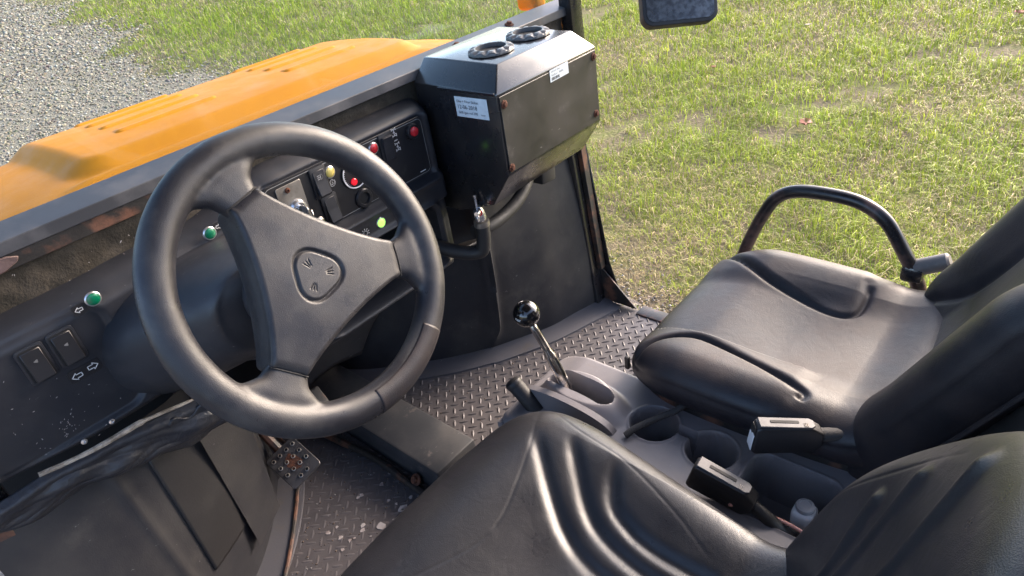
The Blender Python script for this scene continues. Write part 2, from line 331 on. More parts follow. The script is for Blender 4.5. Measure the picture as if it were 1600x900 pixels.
MT['soil'] = ground_mat('lawn_soil', [(0.30, (0.11, 0.088, 0.065)), (0.45, (0.16, 0.135, 0.085)), (0.58, (0.14, 0.15, 0.05)), (0.75, (0.21, 0.175, 0.12))], 3.0, 0.8)
MT['gravel'] = ground_mat('gravel_bed', [(0.30, (0.14, 0.122, 0.10)), (0.5, (0.24, 0.21, 0.175)), (0.7, (0.36, 0.325, 0.28))], 40.0, 1.0)
S = 400
tag(mk('ground', [(-S, -S, 0), (S, -S, 0), (S, S, 0), (-S, S, 0)], [(0, 1, 2, 3)], 'soil', None, 0), kind='structure')
def edge_x(y): return 1.50 + 0.205 * y + (0.16 * np.sin(1.1 * y + 0.6) + 0.12 * np.sin(2.7 * y + 2.0) + 0.06 * np.sin(6.1 * y)) * np.clip(y / 5, 0.25, 1.6)
yy = np.linspace(-14, 60, 260); ex = edge_x(yy) + 0.12 * simple_noise(yy, yy * 0, 3, 1.6)
gv = [(a, b, 0.004) for a, b in zip(ex, yy)] + [(-5.0 + 0.205 * b, b, 0.004) for b in yy]
n = len(yy)
tag(mk('gravel_drive', gv, [(i, i + 1, n + i + 1, n + i) for i in range(n - 1)], 'gravel', None, 0), kind='structure')
def col_mat(name, rough, trans=0.0):
    m = bpy.data.materials.new(name); m.use_nodes = True; t = m.node_tree; b = t.nodes['Principled BSDF']
    a = nd(t, 'ShaderNodeAttribute', attribute_name='Col'); t.links.new(a.outputs['Color'], b.inputs['Base Color'])
    b.inputs['Roughness'].default_value = rough; b.inputs['Specular IOR Level'].default_value = 0.25
    if trans:
        out = t.nodes['Material Output']; tl = nd(t, 'ShaderNodeBsdfTranslucent'); t.links.new(a.outputs['Color'], tl.inputs[0])
        mx = nd(t, 'ShaderNodeMixShader'); mx.inputs[0].default_value = trans
        t.links.new(b.outputs[0], mx.inputs[1]); t.links.new(tl.outputs[0], mx.inputs[2]); t.links.new(mx.outputs[0], out.inputs[0])
    return m
MT['grass'] = col_mat('grass_blades', 0.55, 0.35); MT['stones'] = col_mat('gravel_stones', 0.8)
def bulk(name, V, F, C, m):
    """V (n,3), F (k,q), C (n,3) -> one mesh of many small pieces"""
    me = bpy.data.meshes.new(name); me.vertices.add(len(V)); me.vertices.foreach_set('co', V.astype(np.float32).ravel())
    q = F.shape[1]; me.loops.add(F.size); me.loops.foreach_set('vertex_index', F.astype(np.int32).ravel())
    me.polygons.add(len(F)); me.polygons.foreach_set('loop_start', np.arange(0, F.size, q, dtype=np.int32))
    me.update(calc_edges=True); at = me.color_attributes.new('Col', 'FLOAT_COLOR', 'POINT')
    at.data.foreach_set('color', np.c_[C, np.ones(len(C))].astype(np.float32).ravel()); me.materials.append(MT[m]); me.validate()
    o = bpy.data.objects.new(name, me); COL.objects.link(o); return o
def polar(nn, r0, r1, a0, a1, pw=0.0):
    u = rng.random(nn)
    r = r0 * (r1 / r0) ** u if pw == 0 else np.sqrt(r0 ** 2 + (r1 ** 2 - r0 ** 2) * u)
    a = np.radians(a0 + (a1 - a0) * rng.random(nn)); return r * np.cos(a), r * np.sin(a), r
# grass: each blade is two quads bent over; azimuth counted from +X (right of the vehicle) to +Y (ahead)
NB = 380000
gx, gy, gr = polar(NB, 1.75, 26.0, -24, 84)
patch = simple_noise(gx, gy, 11, 1.3) + 0.5 * simple_noise(gx, gy, 12, 5.0)
bare = simple_noise(gx, gy, 21, 2.0) + 0.6 * simple_noise(gx, gy, 22, 7.0)
off = gx - edge_x(gy) - 0.12 * simple_noise(gy, gy * 0, 3, 1.6)
worn = np.exp(-np.clip(off, 0, 9) / 0.45)
keep = (off > -0.30 * rng.random(NB) ** 2 * np.clip(gr / 4, 1, 3)) & (rng.random(NB) > worn * 0.80) & (rng.random(NB) > 0.92 * sm(bare, 0.45, 0.95) * (gr < 8))
gx, gy, gr, patch, bare, worn = (a[keep] for a in (gx, gy, gr, patch, bare, worn)); NB = len(gx)
clump = sm(simple_noise(gx, gy, 51, 6.0), 0.35, 0.9)
hgt = (0.032 + 0.055 * rng.random(NB) ** 1.8) * (1 + 0.7 * clump) * (1 + 0.35 * np.clip(patch, -1, 1)) * (1 - 0.45 * worn) * np.clip(gr / 4.0, 1, 3.0) ** 0.5
wid = 0.0022 * (0.7 + 0.6 * rng.random(NB)) * np.clip(gr / 2.6, 1, 7)
az = rng.uniform(0, 2 * np.pi, NB); lean = rng.uniform(0.25, 1.5, NB)
fine = simple_noise(gx, gy, 41, 9.0)
dry = rng.random(NB) < (0.15 + 0.42 * sm(-patch - 0.35 * fine, -0.15, 0.8) + 0.50 * worn)
lean = np.where(dry, lean + 0.7, lean)
dx, dy = np.cos(az), np.sin(az); px_, py_ = -dy, dx
h1, h2 = hgt * 0.55 * np.cos(lean * 0.45), hgt * np.cos(np.clip(lean, 0, 1.42)) * 0.9 + 0.004
r1_, r2_ = hgt * 0.5 * np.sin(lean * 0.45), hgt * np.sin(lean)
base = np.stack([gx, gy, np.zeros(NB)], 1); D = np.stack([dx, dy, 0 * dx], 1); Pp = np.stack([px_, py_, 0 * dx], 1); U3 = np.array([0, 0, 1.0])
W = wid[:, None]
vs = [base - Pp * W * .5, base + Pp * W * .5,
      base + D * r1_[:, None] + U3 * h1[:, None] + Pp * W * .45, base + D * r1_[:, None] + U3 * h1[:, None] - Pp * W * .45,
      base + D * r2_[:, None] + U3 * h2[:, None] + Pp * W * .1, base + D * r2_[:, None] + U3 * h2[:, None] - Pp * W * .1]
V = np.stack(vs, 1).reshape(-1, 3); i0 = np.arange(NB)[:, None] * 6
F = np.concatenate([i0 + np.array([[0, 1, 2, 3]]), i0 + np.array([[3, 2, 4, 5]])])
g = rng.random(NB)[:, None]; pf = np.clip(patch * 0.5 + 0.5, 0, 1)[:, None]
green = (1 - g) * np.array([0.145, 0.205, 0.018]) + g * np.array([0.42, 0.47, 0.055])
green = green * (1 - 0.35 * pf) + 0.35 * pf * np.array([0.23, 0.38, 0.03])
straw = (1 - g) * np.array([0.30, 0.22, 0.10]) + g * np.array([0.62, 0.53, 0.30])
C3 = np.where(dry[:, None], straw, green) * rng.uniform(0.65, 1.25, (NB, 1)) * (1 + 0.18 * np.clip(fine, -1, 1))[:, None]
tag(bulk('grass', V, F, np.repeat(C3, 6, 0), 'grass'), 'short patchy green and straw coloured lawn grass', 'grass', kind='stuff')
# loose stones on the drive
def stones(nn, r0, r1, a0, a1, size, cond, grow):
    x, y, r = polar(nn, r0, r1, a0, a1); k = cond(x, y); x, y, r = x[k], y[k], r[k]; nn = len(x)
    s = size * (0.5 + rng.random(nn) ** 2) * np.clip(r / grow, 1, 4); B = np.array([[1, 0, 0], [-1, 0, 0], [0, 1, 0], [0, -1, 0], [0, 0, .7], [0, 0, -.6]], float)
    T = np.array([[0, 2, 4], [2, 1, 4], [1, 3, 4], [3, 0, 4], [2, 0, 5], [1, 2, 5], [3, 1, 5], [0, 3, 5]])
    P = B[None] * s[:, None, None] * rng.uniform(0.6, 1.25, (nn, 6, 3)); a = rng.uniform(0, 6.28, nn); c, q = np.cos(a)[:, None], np.sin(a)[:, None]
    Pn = P.copy(); Pn[..., 0] = P[..., 0] * c - P[..., 1] * q; Pn[..., 1] = P[..., 0] * q + P[..., 1] * c
    Pn += np.stack([x, y, 0.004 + s * 0.25], 1)[:, None]; F = (T[None] + (np.arange(nn) * 6)[:, None, None]).reshape(-1, 3)
    cc = rng.uniform(0.10, 0.36, (nn, 1)) ** 1.0 * np.array([[1.15, 0.98, 0.79]]) + rng.uniform(-0.02, 0.02, (nn, 3))
    cc = np.where(rng.random((nn, 1)) < 0.14, cc * 0.5 + 0.24, cc)
    return Pn.reshape(-1, 3), F, np.repeat(np.clip(cc, 0.03, 0.8), 6, 0)
v1 = stones(75000, 4.2, 30, 60, 105, 0.008, lambda x, y: (edge_x(y) - x > -0.9 * rng.random(len(x)) ** 3), 4.5)
v2 = stones(9000, 1.7, 3.2, 10, 60, 0.006, lambda x, y: np.abs(x - edge_x(y)) < 0.28 * rng.random(len(x)) ** 0.5, 9)
V = np.concatenate([v1[0], v2[0]]); F = np.concatenate([v1[1], v2[1] + len(v1[0])]); C3 = np.concatenate([v1[2], v2[2]])
tag(bulk('gravel', V, F, C3, 'stones'), 'pale grey loose gravel of the drive', 'gravel', kind='stuff')
# fallen leaves and worm casts
def leaf(loc, size, m, label, rz, curl=0.4):
    v = []; f = []; L = 9
    for i in range(L):
        t = i / (L - 1); wd = size * 0.42 * math.sin(math.pi * min(1, t * 0.96 + 0.04)) ** 0.8 * (1 + 0.2 * math.sin(9 * t))
        for s in (-1, 0, 1):
            x = size * (t - 0.5); y = s * wd; z = 0.012 + curl * size * (0.5 * (t - 0.5) ** 2 + 0.35 * s * s) + 0.03
            v.append((loc[0] + x * math.cos(rz) - y * math.sin(rz), loc[1] + x * math.sin(rz) + y * math.cos(rz), z))
    for i in range(L - 1):
        for k in range(2): f.append((3 * i + k, 3 * i + k + 1, 3 * i + 4 + k, 3 * i + 3 + k))
    o = mk('fallen_leaf', v, f, m); s_ = o.modifiers.new('thick', 'SOLIDIFY'); s_.thickness = 0.0015
    return tag(o, label, 'leaf', 'leaves fallen on the lawn')
leaf((3.60, 1.23), 0.085, 'leaf', 'curled red brown leaf in the middle of the lawn', 0.4)
leaf((4.40, 2.17), 0.05, 'leaf', 'small brown leaf behind the heater box edge on the lawn', 1.4)
leaf((5.54, 1.95), 0.05, 'leafpale', 'pale leaf near the side mirror on the lawn', 2.2)
leaf((6.0, 0.66), 0.09, 'leaf', 'brown leaf at the far right edge of the lawn', 0.9)

# ------------------------------------------------------------------ the vehicle
VH = root('utility_vehicle', (0.62, 0.6, 0.0), 'open cab utility vehicle with orange hood and black interior on gravel drive', 'vehicle')
# hood
hx = np.linspace(-0.12, 1.36, 190); hy = np.linspace(1.055, 1.86, 150); HX, HY = np.meshgrid(hx, hy, indexing='ij')
def hood_z(x, y):
    cx = np.abs(x - 0.62)
    z = 1.166 - 0.22 * np.clip(y - 1.22, 0, 9) ** 2 - 0.55 * np.clip(y - 1.52, 0, 9) ** 1.6
    z = z - 0.42 * np.clip(cx - 0.37, 0, 9) ** 1.5
    d = sdrr(x, y, 0.635, 1.64, 0.375, 0.47, 0.06)
    z = z + 0.022 * sm(-d, -0.006, 0.032) + 0.004 * np.exp(-((d + 0.004) / 0.010) ** 2)
    z = z + 0.012 * np.exp(-((y - 1.152) / 0.012) ** 2) * sm(0.40 - cx, 0, 0.06) * 0.6
    w2 = sdrr(x, y, -0.08, 1.45, 0.20, 0.18, 0.08)
    z = z - 0.02 * sm(-w2, 0.0, 0.05)
    return z - 0.30 * np.clip(y - 1.70, 0, 9) ** 0.8
v, f = grid(np.stack([HX, HY, hood_z(HX, HY)], -1)); nb = len(v)
hood = mk('hood', v, f, 'orange', VH, 60, label='orange moulded plastic hood with louvres ahead of the windscreen')
md = hood.modifiers.new('thick', 'SOLIDIFY'); md.thickness = 0.004; md.offset = -1
def louver(x0, x1, y, parent):
    n1, n2 = 28, 11; P = np.zeros((n1, n2, 3)); 
    for i in range(n1):
        t = i / (n1 - 1); x = x0 + (x1 - x0) * t; e = min(t, 1 - t) * (x1 - x0); k = math.sqrt(max(0, 1 - max(0, 1 - e / 0.012) ** 2))
        for j in range(n2):
            s = j / (n2 - 1); yl = y + (s - 0.5) * 0.046 * (0.55 + 0.45 * k)
            prof = min(1, s / 0.16) if s < 0.16 else max(0, 1 - (s - 0.16) / 0.84)
            P[i, j] = (x, yl, float(hood_z(np.array(x), np.array(yl))) - 0.001 + 0.0055 * k * prof)
    v, f = grid(P); return mk('louver', v, f, 'orange', parent, 60)
for x0, x1 in ((0.375, 0.575), (0.725, 0.915)):
    for y in (1.31, 1.385, 1.46, 1.535): louver(x0, x1, y, hood)
# front apron of the body and lower right sill, orange
mk('front_panel', *prism([(-0.70, 0), (0.70, 0), (0.66, 0.52), (-0.66, 0.52)], (0.62, 1.80, 0.30), X, Z, Y, 0.05, 0.02, 3), 'orange', VH)
mk('indicator_lamp', *rbox((1.300, 1.105, 1.205), (0.045, 0.06, 0.06), 0.012, 3), 'orange', VH, label='small orange lamp just past the windscreen rail')
# windscreen rail and pillars
a = Acc()
a.add(*prism([(1.037, 1.176), (1.037, 1.197), (0.987, 1.187), (0.986, 1.170), (0.990, 1.170), (0.992, 1.178)], (-0.06, 0, 0), Y, Z, X, 1.38, 0.001, 1), 0)
rail = a.build('windscreen_rail', ['rail'], VH, 20, 'grey painted angle rail under the windscreen with rusty bolts')
def bolt_mesh():
    a = Acc(); a.add(*lathe([(0.0105, 0), (0.0105, 0.0015), (0.009, 0.0025)], (0, 0, 0), Z, 18), 0)
    a.add(*lathe([(0.0062, 0.002), (0.0062, 0.0062), (0.005, 0.0075)], (0, 0, 0), Z, 6), 0); return a
_b = bolt_mesh().build('bolt', ['rust'], None, 30); BOLT = _b.data; bpy.data.objects.remove(_b)
def bolt(parent, loc, normal, s=1.0, name='bolt'):
    o = bpy.data.objects.new(name, BOLT); COL.objects.link(o); o.parent = parent; o.location = loc; o.scale = (s, s, s)
    o.rotation_euler = Vector(normal).to_track_quat('Z', 'Y').to_euler(); return o
rn = Vector((0, -0.2, 0.98))
for x in (0.947, 1.108): bolt(rail, (x, 1.010, 1.1918), rn, 0.95)
mk('rail_rust_patch', *prism([(0, 0), (0.10, 0.001), (0.150, 0.006), (0.168, 0.012), (0.172, 0.018), (0.160, 0.023), (0.12, 0.0255), (0.06, 0.026), (0, 0.025)], (-0.055, 0.9845, 1.147), X, Z, -Y, 0.0035, 0.001, 1), 'pinkrust', rail)
mk('rail_lower_edge', *prism([(0.988, 1.150), (0.994, 1.150), (0.994, 1.176), (0.988, 1.176)], (-0.06, 0, 0), Y, Z, X, 0.48, 0.001, 1), 'rustblack', rail)
mk('windscreen_seal', *tube([(-0.05, 1.043, 1.188), (1.30, 1.043, 1.188)], 0.006, 8, 0), 'rubber', VH)
for sx, nm in ((-0.075, 'left'), (1.297, 'right')):
    v, f = prism([(-0.022, 0), (0.022, 0), (0.022, 0.85), (-0.022, 0.85)], (sx, 0.968, 1.05), X, Vector((0, 0.02, 1)), Y, 0.036, 0.006, 2)
    mk('windscreen_pillar', v, f, 'blackmetal', VH)
mk('windscreen', *rbox((0.61, 1.046, 1.53), (1.33, 0.005, 0.68), 0.0), 'glass', VH, 0, label='clear dusty windscreen pane above the rail')
rf = mk('roof', *rbox((0.61, 0.38, 1.93), (1.46, 1.42, 0.05), 0.02, 3), 'roof', VH)
# felt strip behind the dash
P = np.zeros((300, 26, 3)); fx = np.linspace(-0.07, 1.275, 300); fz = np.linspace(1.02, 1.178, 26); A, B = np.meshgrid(fx, fz, indexing='ij')
P[..., 0] = A; P[..., 2] = B; P[..., 1] = 1.000 - 0.0025 * simple_noise(A, B, 31, 60) - 0.003 * np.clip(simple_noise(A, B, 32, 18), 0, 1)
mk('felt_strip', *grid(P), 'foam', VH, 60, label='worn dark brown felt strip between windscreen rail and dashboard')
ch = Acc()
for k in range(34):
    x = rng.uniform(-0.06, 0.36); z = rng.uniform(1.100, 1.150); s = rng.uniform(0.0005, 0.0016); an = rng.uniform(0, 3.1)
    c_, s__ = math.cos(an), math.sin(an); pts = [(s * q * c_ - t * s__ * s, s * q * s__ + t * c_ * s) for q, t in ((-1.3, -.3), (0.2, -.45), (1.4, 0.1), (0.3, .4), (-.8, .3))]
    ch.add(*prism(pts, (x, 0.9930, z), X, Z, -Y, 0.0008))
tag(ch.build('felt_fluff', ['chip'], VH, 0), kind='stuff')

# ------------------------------------------------------------------ dashboard moulding
DX0, DX1, DZ0, DZ1 = -0.055, 0.800, 0.775, 1.152
dx_ = np.arange(DX0, DX1 + 1e-6, 0.0021); dz_ = np.linspace(0, 1, 176); A, B = np.meshgrid(dx_, dz_, indexing='ij')
def dash_top(x): return 1.100 + 0.036 * sm(x, 0.30, 0.47) + 0.006 * sm(x, 0.1, 0.3) - 0.030 * sm(-x, -0.02, 0.06)
def dash_bot(x): return 0.899 - 0.10 * sm(x, 0.20, 0.46) + 0.015 * sm(-x, -0.1, 0.06)
top, bot = dash_top(A), dash_bot(A); B = bot + (top - bot) * B
Y0 = 0.945 - 0.012 * sm(0.33 - A, 0, 0.2)
yv = Y0 + 0.055 * (1 - np.sqrt(np.clip(1 - np.clip((B - (top - 0.028)) / 0.028, 0, 1) ** 2, 0, 1)))
yv = yv + 0.040 * (1 - np.sqrt(np.clip(1 - np.clip(((bot + 0.02) - B) / 0.02, 0, 1) ** 2, 0, 1)))
yv = yv + 0.06 * (1 - np.sqrt(np.clip(1 - np.clip((A - 0.772) / 0.028, 0, 1) ** 2, 0, 1)))
lp = sdrr(A, B, 0.055, 1.005, 0.105, 0.085, 0.03)                      # left switch field, slightly sunk
yv = yv + 0.007 * sm(-lp, -0.004, 0.006)
ip = sdrr(A, B, 0.598, 1.067, 0.172, 0.057, 0.012)                      # seat of the instrument plate
yv = yv + 0.004 * sm(-ip, -0.002, 0.003) - 0.004 * np.exp(-((ip - 0.010) / 0.007) ** 2)
lip = sm(B, 0.950, 0.957) * sm(1.010 - B, 0, 0.012) * sm(A, 0.44, 0.47)
yv = yv - 0.012 * lip
pk = sdrr(A, B, 0.603, 0.888, 0.147, 0.060, 0.022)                      # open pocket
yv = yv + 0.150 * sm(-pk, -0.001, 0.0065) - 0.006 * np.exp(-((pk - 0.010) / 0.006) ** 2)
tr = sdrr(A, B, 0.600, 0.815, 0.165, 0.011, 0.006)
yv = yv - 0.010 * sm(-tr, -0.004, 0.004)
inside = np.ones(A.shape, bool)
idx = np.arange(A.size).reshape(A.shape); q = np.stack([idx[:-1, :-1], idx[1:, :-1], idx[1:, 1:], idx[:-1, 1:]], -1).reshape(-1, 4)
ok = (inside[:-1, :-1] & inside[1:, :-1] & inside[1:, 1:] & inside[:-1, 1:]).ravel()
dash = mk('dashboard', np.stack([A, yv, B], -1).reshape(-1, 3).tolist(), [tuple(x) for x in q[ok].tolist()], 'plastic', VH, 50, label='black moulded plastic dashboard with switches, warning lamps and open pocket')
bm = bmesh.new(); bm.from_mesh(dash.data); bmesh.ops.delete(bm, geom=[x for x in bm.verts if not x.link_faces], context='VERTS')
ed = [e for e in bm.edges if e.is_boundary]; g_ = bmesh.ops.extrude_edge_only(bm, edges=ed)
for e in g_['geom']:
    if isinstance(e, bmesh.types.BMVert): e.co.y = max(e.co.y, 1.02)
bmesh.ops.recalc_face_normals(bm, faces=bm.faces); bm.to_mesh(dash.data); bm.free()
dash.data.shade_smooth(); dash.data.set_sharp_from_angle(angle=math.radians(50))
# instrument plate with edge line
IPY = 0.9462
a = Acc(); a.add(*prism(rrect(0.169, 0.0545, 0.010), (0.598, IPY, 1.067), X, Z, Y, 0.003, 0.0006, 1), 0)
out = rrect(0.1655, 0.0508, 0.009); out.append(out[0]); a.add(*strokes([out], 0.0007, (0.598, IPY, 1.067), X, Z, -Y), 1)
a.add(*strokes([[(0, 0), (0.012, 0.0)]], 0.0016, (0.738, IPY, 1.0215), X, Z, -Y), 2)
a.build('instrument_plate', ['panel', 'grey_print', 'white'], dash, 35)
def lamp(x, z, m, r=0.0085, y=IPY, ring='alu', name='warning_lamp', lab=None):
    a = Acc(); a.add(*lathe([(r + 0.0016, 0), (r + 0.0016, 0.002), (r + 0.0006, 0.003), (r, 0.003)], (x, y, z), -Y, 26), 0)
    a.add(*lathe([(r, 0.0016), (r * 0.97, 0.0032), (r * 0.75, 0.0045), (r * 0.4, 0.0052), (0.0001, 0.0054)], (x, y, z), -Y, 26), 1)
    return a.build(name, [ring, m], dash, 40, lab)
LPY = 0.9400
lamp(0.156, 1.092, 'green', 0.0085, 0.9335, lab='dark green warning lamp beside the left arrow'); lamp(0.332, 1.097, 'green', 0.0085, 0.9455, lab='dark green warning lamp beside the right arrow')
lamp(0.545, 0.975, 'green', 0.0080, 0.934, lab='dark green warning lamp beside the light bulb symbol'); lamp(0.614, 0.978, 'greenlit', 0.0085, 0.934, lab='lit bright green warning lamp on the dashboard lip')
lamp(0.552, 1.100, 'yellow', 0.0088, lab='pale yellow warning lamp'); lamp(0.648, 1.104, 'red', 0.0088, lab='red warning lamp with white ring')
def rocker(x, z, w2, h2, y, tip, frame_=True, sym=None, lab=None):
    a = Acc()
    if frame_:
        a.add(*prism(rrect(w2 + 0.0052, h2 + 0.006, 0.004), (x, y, z), X, Z, -Y, 0.0032, 0.0012, 2), 0)
    s = 1 if tip else -1
    prof = [(-h2, 0.003), (-h2, 0.0075 - 0.0035 * s), (0, 0.0062), (h2, 0.0075 + 0.0035 * s), (h2, 0.003)]
    pts = [(b, c) for b, c in prof]
    a.add(*prism(pts, (x - w2, y, z), Z, -Y, X, 2 * w2, 0.0008, 1), 1)
    if sym: a.add(*strokes(sym, 0.0011, (x, y - 0.0085, z + h2 * 0.5), X, Z, -Y, 0.0018 * s + 0.0006), 2)
    return a.build('rocker_switch', ['panel', 'plastic', 'grey_print'], dash, 35, lab)
def circ(cx, cy, r, n=12, a0=0, a1=360): return [(cx + r * math.cos(math.radians(a0 + (a1 - a0) * k / n)), cy + r * math.sin(math.radians(a0 + (a1 - a0) * k / n))) for k in range(n + 1)]
head = [circ(0, 0, 0.0042, 10, -90, 90) + [(0, -0.0042)], [(-0.002, 0.003), (-0.0055, 0.003)], [(-0.002, 0), (-0.0055, 0)], [(-0.002, -0.003), (-0.0055, -0.003)]]
rocker(0.530, 1.092, 0.0105, 0.0205, IPY, False, True, head, 'black rocker switch with headlight symbol'); rocker(0.535, 1.041, 0.0105, 0.0205, IPY, False, True, None, 'black rocker switch with a blank face')
axle = [[(-0.003, 0.002), (0.003, 0.002)], [(0, 0.002), (0, -0.003)], [(-0.003, -0.003), (0.003, -0.003)]]
rocker(0.677, 1.094, 0.0105, 0.021, IPY, True, True, None, 'black rocker switch between red lamp and axle symbols')
arrow_s = [[(-0.0015, 0), (0.0015, 0.001), (0.001, -0.0015), (-0.0015, 0)]]
for x, z, lb in ((0.066, 1.045, 'black rocker switch at the far left of the dashboard'), (0.1035, 1.046, 'black rocker switch above the double arrow symbol')):
    aa = Acc(); aa.add(*prism(rrect(0.0168, 0.0265, 0.005), (x, LPY + 0.001, z), X, Z, -Y, 0.0032, 0.0014, 2), 0)
    aa.add(*prism(rrect(0.0140, 0.0235, 0.004), (x, LPY - 0.0022, z), X, Z, -Y, 0.0007), 3)
    aa.add(*prism([(-0.021, 0.002), (-0.021, 0.0095), (0.004, 0.0052), (0.021, 0.0040), (0.021, 0.002)], (x - 0.0115, LPY, z), Z, -Y, X, 0.023, 0.0009, 1), 1)
    aa.add(*strokes(arrow_s, 0.0016, (x, LPY - 0.0052, z + 0.006), X, Z, -Y, 0.0012), 2)
    aa.build('rocker_switch', ['plastic', 'panel', 'grey_print', 'dark'], dash, 35, lb)
# printed symbols
def arrow(s): return [[(s * -0.009, 0), (s * -0.002, 0.006), (s * -0.002, 0.003), (s * 0.006, 0.003), (s * 0.006, -0.003), (s * -0.002, -0.003), (s * -0.002, -0.006), (s * -0.009, 0)]]
def symbol(name, lines, x, y, z, wd=0.0009, box=None, tilt=0, m='white'):
    a = Acc()
    if box: a.add(*prism(rrect(box[0], box[1], 0.003), (x, y, z), X, Z, -Y, 0.0008, 0.0003, 1), 0); 
    a.add(*strokes(lines, wd, (x, y, z), X, Z, -Y, 0.0014 if box else 0.0007), 1)
    return a.build(name, ['panel', m], dash, 0)
def shift(ls, dx, dz=0, k=1): return [[(p * k + dx, q * k + dz) for p, q in l] for l in ls]
symbol('arrow_symbol', shift(arrow(1), -0.0095, -0.001, 0.85) + shift(arrow(-1), 0.0095, 0.001, 0.85), 0.1060, LPY, 1.003, 0.0011, (0.0205, 0.0095))
symbol('arrow_symbol', shift(arrow(1), 0, 0, 0.62), 0.1365, 0.9335, 1.087, 0.0009, (0.0085, 0.0075)); symbol('arrow_symbol', shift(arrow(-1), 0, 0, 0.62), 0.347, 0.9445, 1.101, 0.0009, (0.0085, 0.0075))
bulb = [circ(0, 0.001, 0.0040, 14, -60, 240), [(-0.0018, -0.003), (-0.0018, -0.0062), (0.0018, -0.0062), (0.0018, -0.003)]] + [[(0.0058 * math.cos(t), 0.001 + 0.0058 * math.sin(t)), (0.0085 * math.cos(t), 0.001 + 0.0085 * math.sin(t))] for t in [math.radians(d) for d in (-20, 15, 52, 90, 128, 165, 200)]]
symbol('bulb_symbol', bulb, 0.577, 0.9337, 0.974, 0.0010, (0.0118, 0.0112))
eng = [[(-0.004, -0.003), (0.003, -0.003), (0.003, -0.001), (0.005, -0.001), (0.005, 0.003), (0.002, 0.003), (0.002, 0.005), (-0.002, 0.005), (-0.002, 0.003), (-0.004, 0.003), (-0.004, -0.003)], [(-0.001, -0.001), (0.001, 0.001)], circ(0, -0.0005, 0.0058, 14, 150, 390)]
symbol('engine_symbol', eng, 0.5515, IPY, 1.0815, 0.0007)
ax = [[(-0.0045, 0.008), (0.0045, 0.008)], [(0, 0.008), (0, -0.004)], [(-0.0045, -0.004), (0.0045, -0.004)], [(-0.002, 0.002), (0.002, 0.002)], [(-0.0045, 0.0062), (-0.0045, 0.0098)], [(0.0045, 0.0062), (0.0045, 0.0098)], [(-0.0045, -0.0058), (-0.0045, -0.0022)], [(0.0045, -0.0058), (0.0045, -0.0022)], [(0.002, -0.001), (0.005, -0.001)]]
symbol('axle_symbol', ax, 0.699, IPY, 1.1115, 0.0011); symbol('axle_symbol', shift(ax, 0), 0.700, IPY, 1.085, 0.0011); symbol('lock_symbol', [[(-0.003, 0), (-0.001, 0.001)], [(0.001, 0), (0.003, 0.001)]], 0.6995, IPY, 1.0985, 0.0013)
# dial knob, gauge, socket, key plate
a = Acc(); pr = []
for k in range(36):
    r = 0.0135 + (0.0011 if k % 3 == 0 else 0); pr.append((r * math.cos(k / 36 * 6.2832), r * math.sin(k / 36 * 6.2832)))
a.add(*prism(pr, (0.738, IPY, 1.102), X, Z, -Y, 0.008, 0.0008, 1), 0); a.add(*lathe([(0.0088, 0.008), (0.0082, 0.0105), (0.005, 0.0120), (0.0001, 0.0124)], (0.738, IPY, 1.102), -Y, 22), 1)
a.build('hazard_knob', ['panel', 'red'], dash, 35, 'fluted black knob with red centre')
a = Acc(); gc = (0.597, IPY, 1.078)
a.add(*lathe([(0.0262, 0), (0.0262, 0.0022), (0.0242, 0.0030), (0.0240, 0.0012), (0.0001, 0.0012)], gc, -Y, 44), 0)
a.add(*lathe([(0.0252, 0.0031), (0.0236, 0.0034), (0.0228, 0.0030)], gc, -Y, 44, cap=False), 1)
tk = [[(0.0205 * math.cos(t), 0.0205 * math.sin(t)), (0.0225 * math.cos(t), 0.0225 * math.sin(t))] for t in [math.radians(-50 + 280 * k / 28) for k in range(29)]]
a.add(*strokes(tk, 0.0006, gc, X, Z, -Y, 0.0016), 1); a.add(*strokes([[(0, -0.002), (-0.003, 0.018)]], 0.0022, gc, X, Z, -Y, 0.004), 1)
a.add(*lathe([(0.0060, 0.0018), (0.0060, 0.0045), (0.0045, 0.0058), (0.0001, 0.006)], (gc[0] - 0.006, gc[1], gc[2] - 0.012), -Y, 18), 2)
a.build('gauge', ['panel', 'white', 'redhot'], dash, 35, 'round dial gauge with white ring and red centre')
a = Acc(); a.add(*lathe([(0.0175, 0), (0.0175, 0.003), (0.0155, 0.0052), (0.0115, 0.0055), (0.0105, 0.004), (0.0100, 0.0008)], (0.602, IPY, 1.030), -Y, 30, cap=False), 0)
a.add(*lathe([(0.0102, 0.0008), (0.0001, 0.0009)], (0.602, IPY, 1.030), -Y, 30, cap=False), 1); a.build('power_socket', ['panel', 'dark'], dash, 40, 'round black power socket')
symbol('socket_mark', [circ(-0.003, 0, 0.0016, 8), [(0.001, -0.0015), (0.003, 0.0015)]], 0.630, IPY, 1.033, 0.0008)
a = Acc(); a.add(*prism(rrect(0.0235, 0.0445, 0.003), (0.4735, IPY, 1.068), X, Z, -Y, 0.0016, 0.0005, 1), 0)
for zz in (0.036,): a.add(*lathe([(0.0045, 0), (0.0042, 0.002), (0.002, 0.003), (0.0018, 0.0015), (0.0001, 0.0015)], (0.470, IPY - 0.0016, 1.068 + zz), -Y, 14), 1)
a.build('ignition_plate', ['steel', 'rust'], dash, 35, 'scuffed zinc plate around the ignition lock')
a = Acc(); a.add(*lathe([(0.0150, 0), (0.0150, 0.003), (0.0125, 0.0065), (0.0105, 0.007), (0.0095, 0.005), (0.0001, 0.005)], (0.4775, IPY - 0.0016, 1.069), -Y, 30), 0)
a.add(*lathe([(0.0062, 0.004), (0.0062, 0.009), (0.0050, 0.010), (0.0001, 0.010)], (0.4775, IPY - 0.0016, 1.069), -Y, 18), 1)
a.build('ignition_lock', ['alu', 'chrome'], dash, 35)
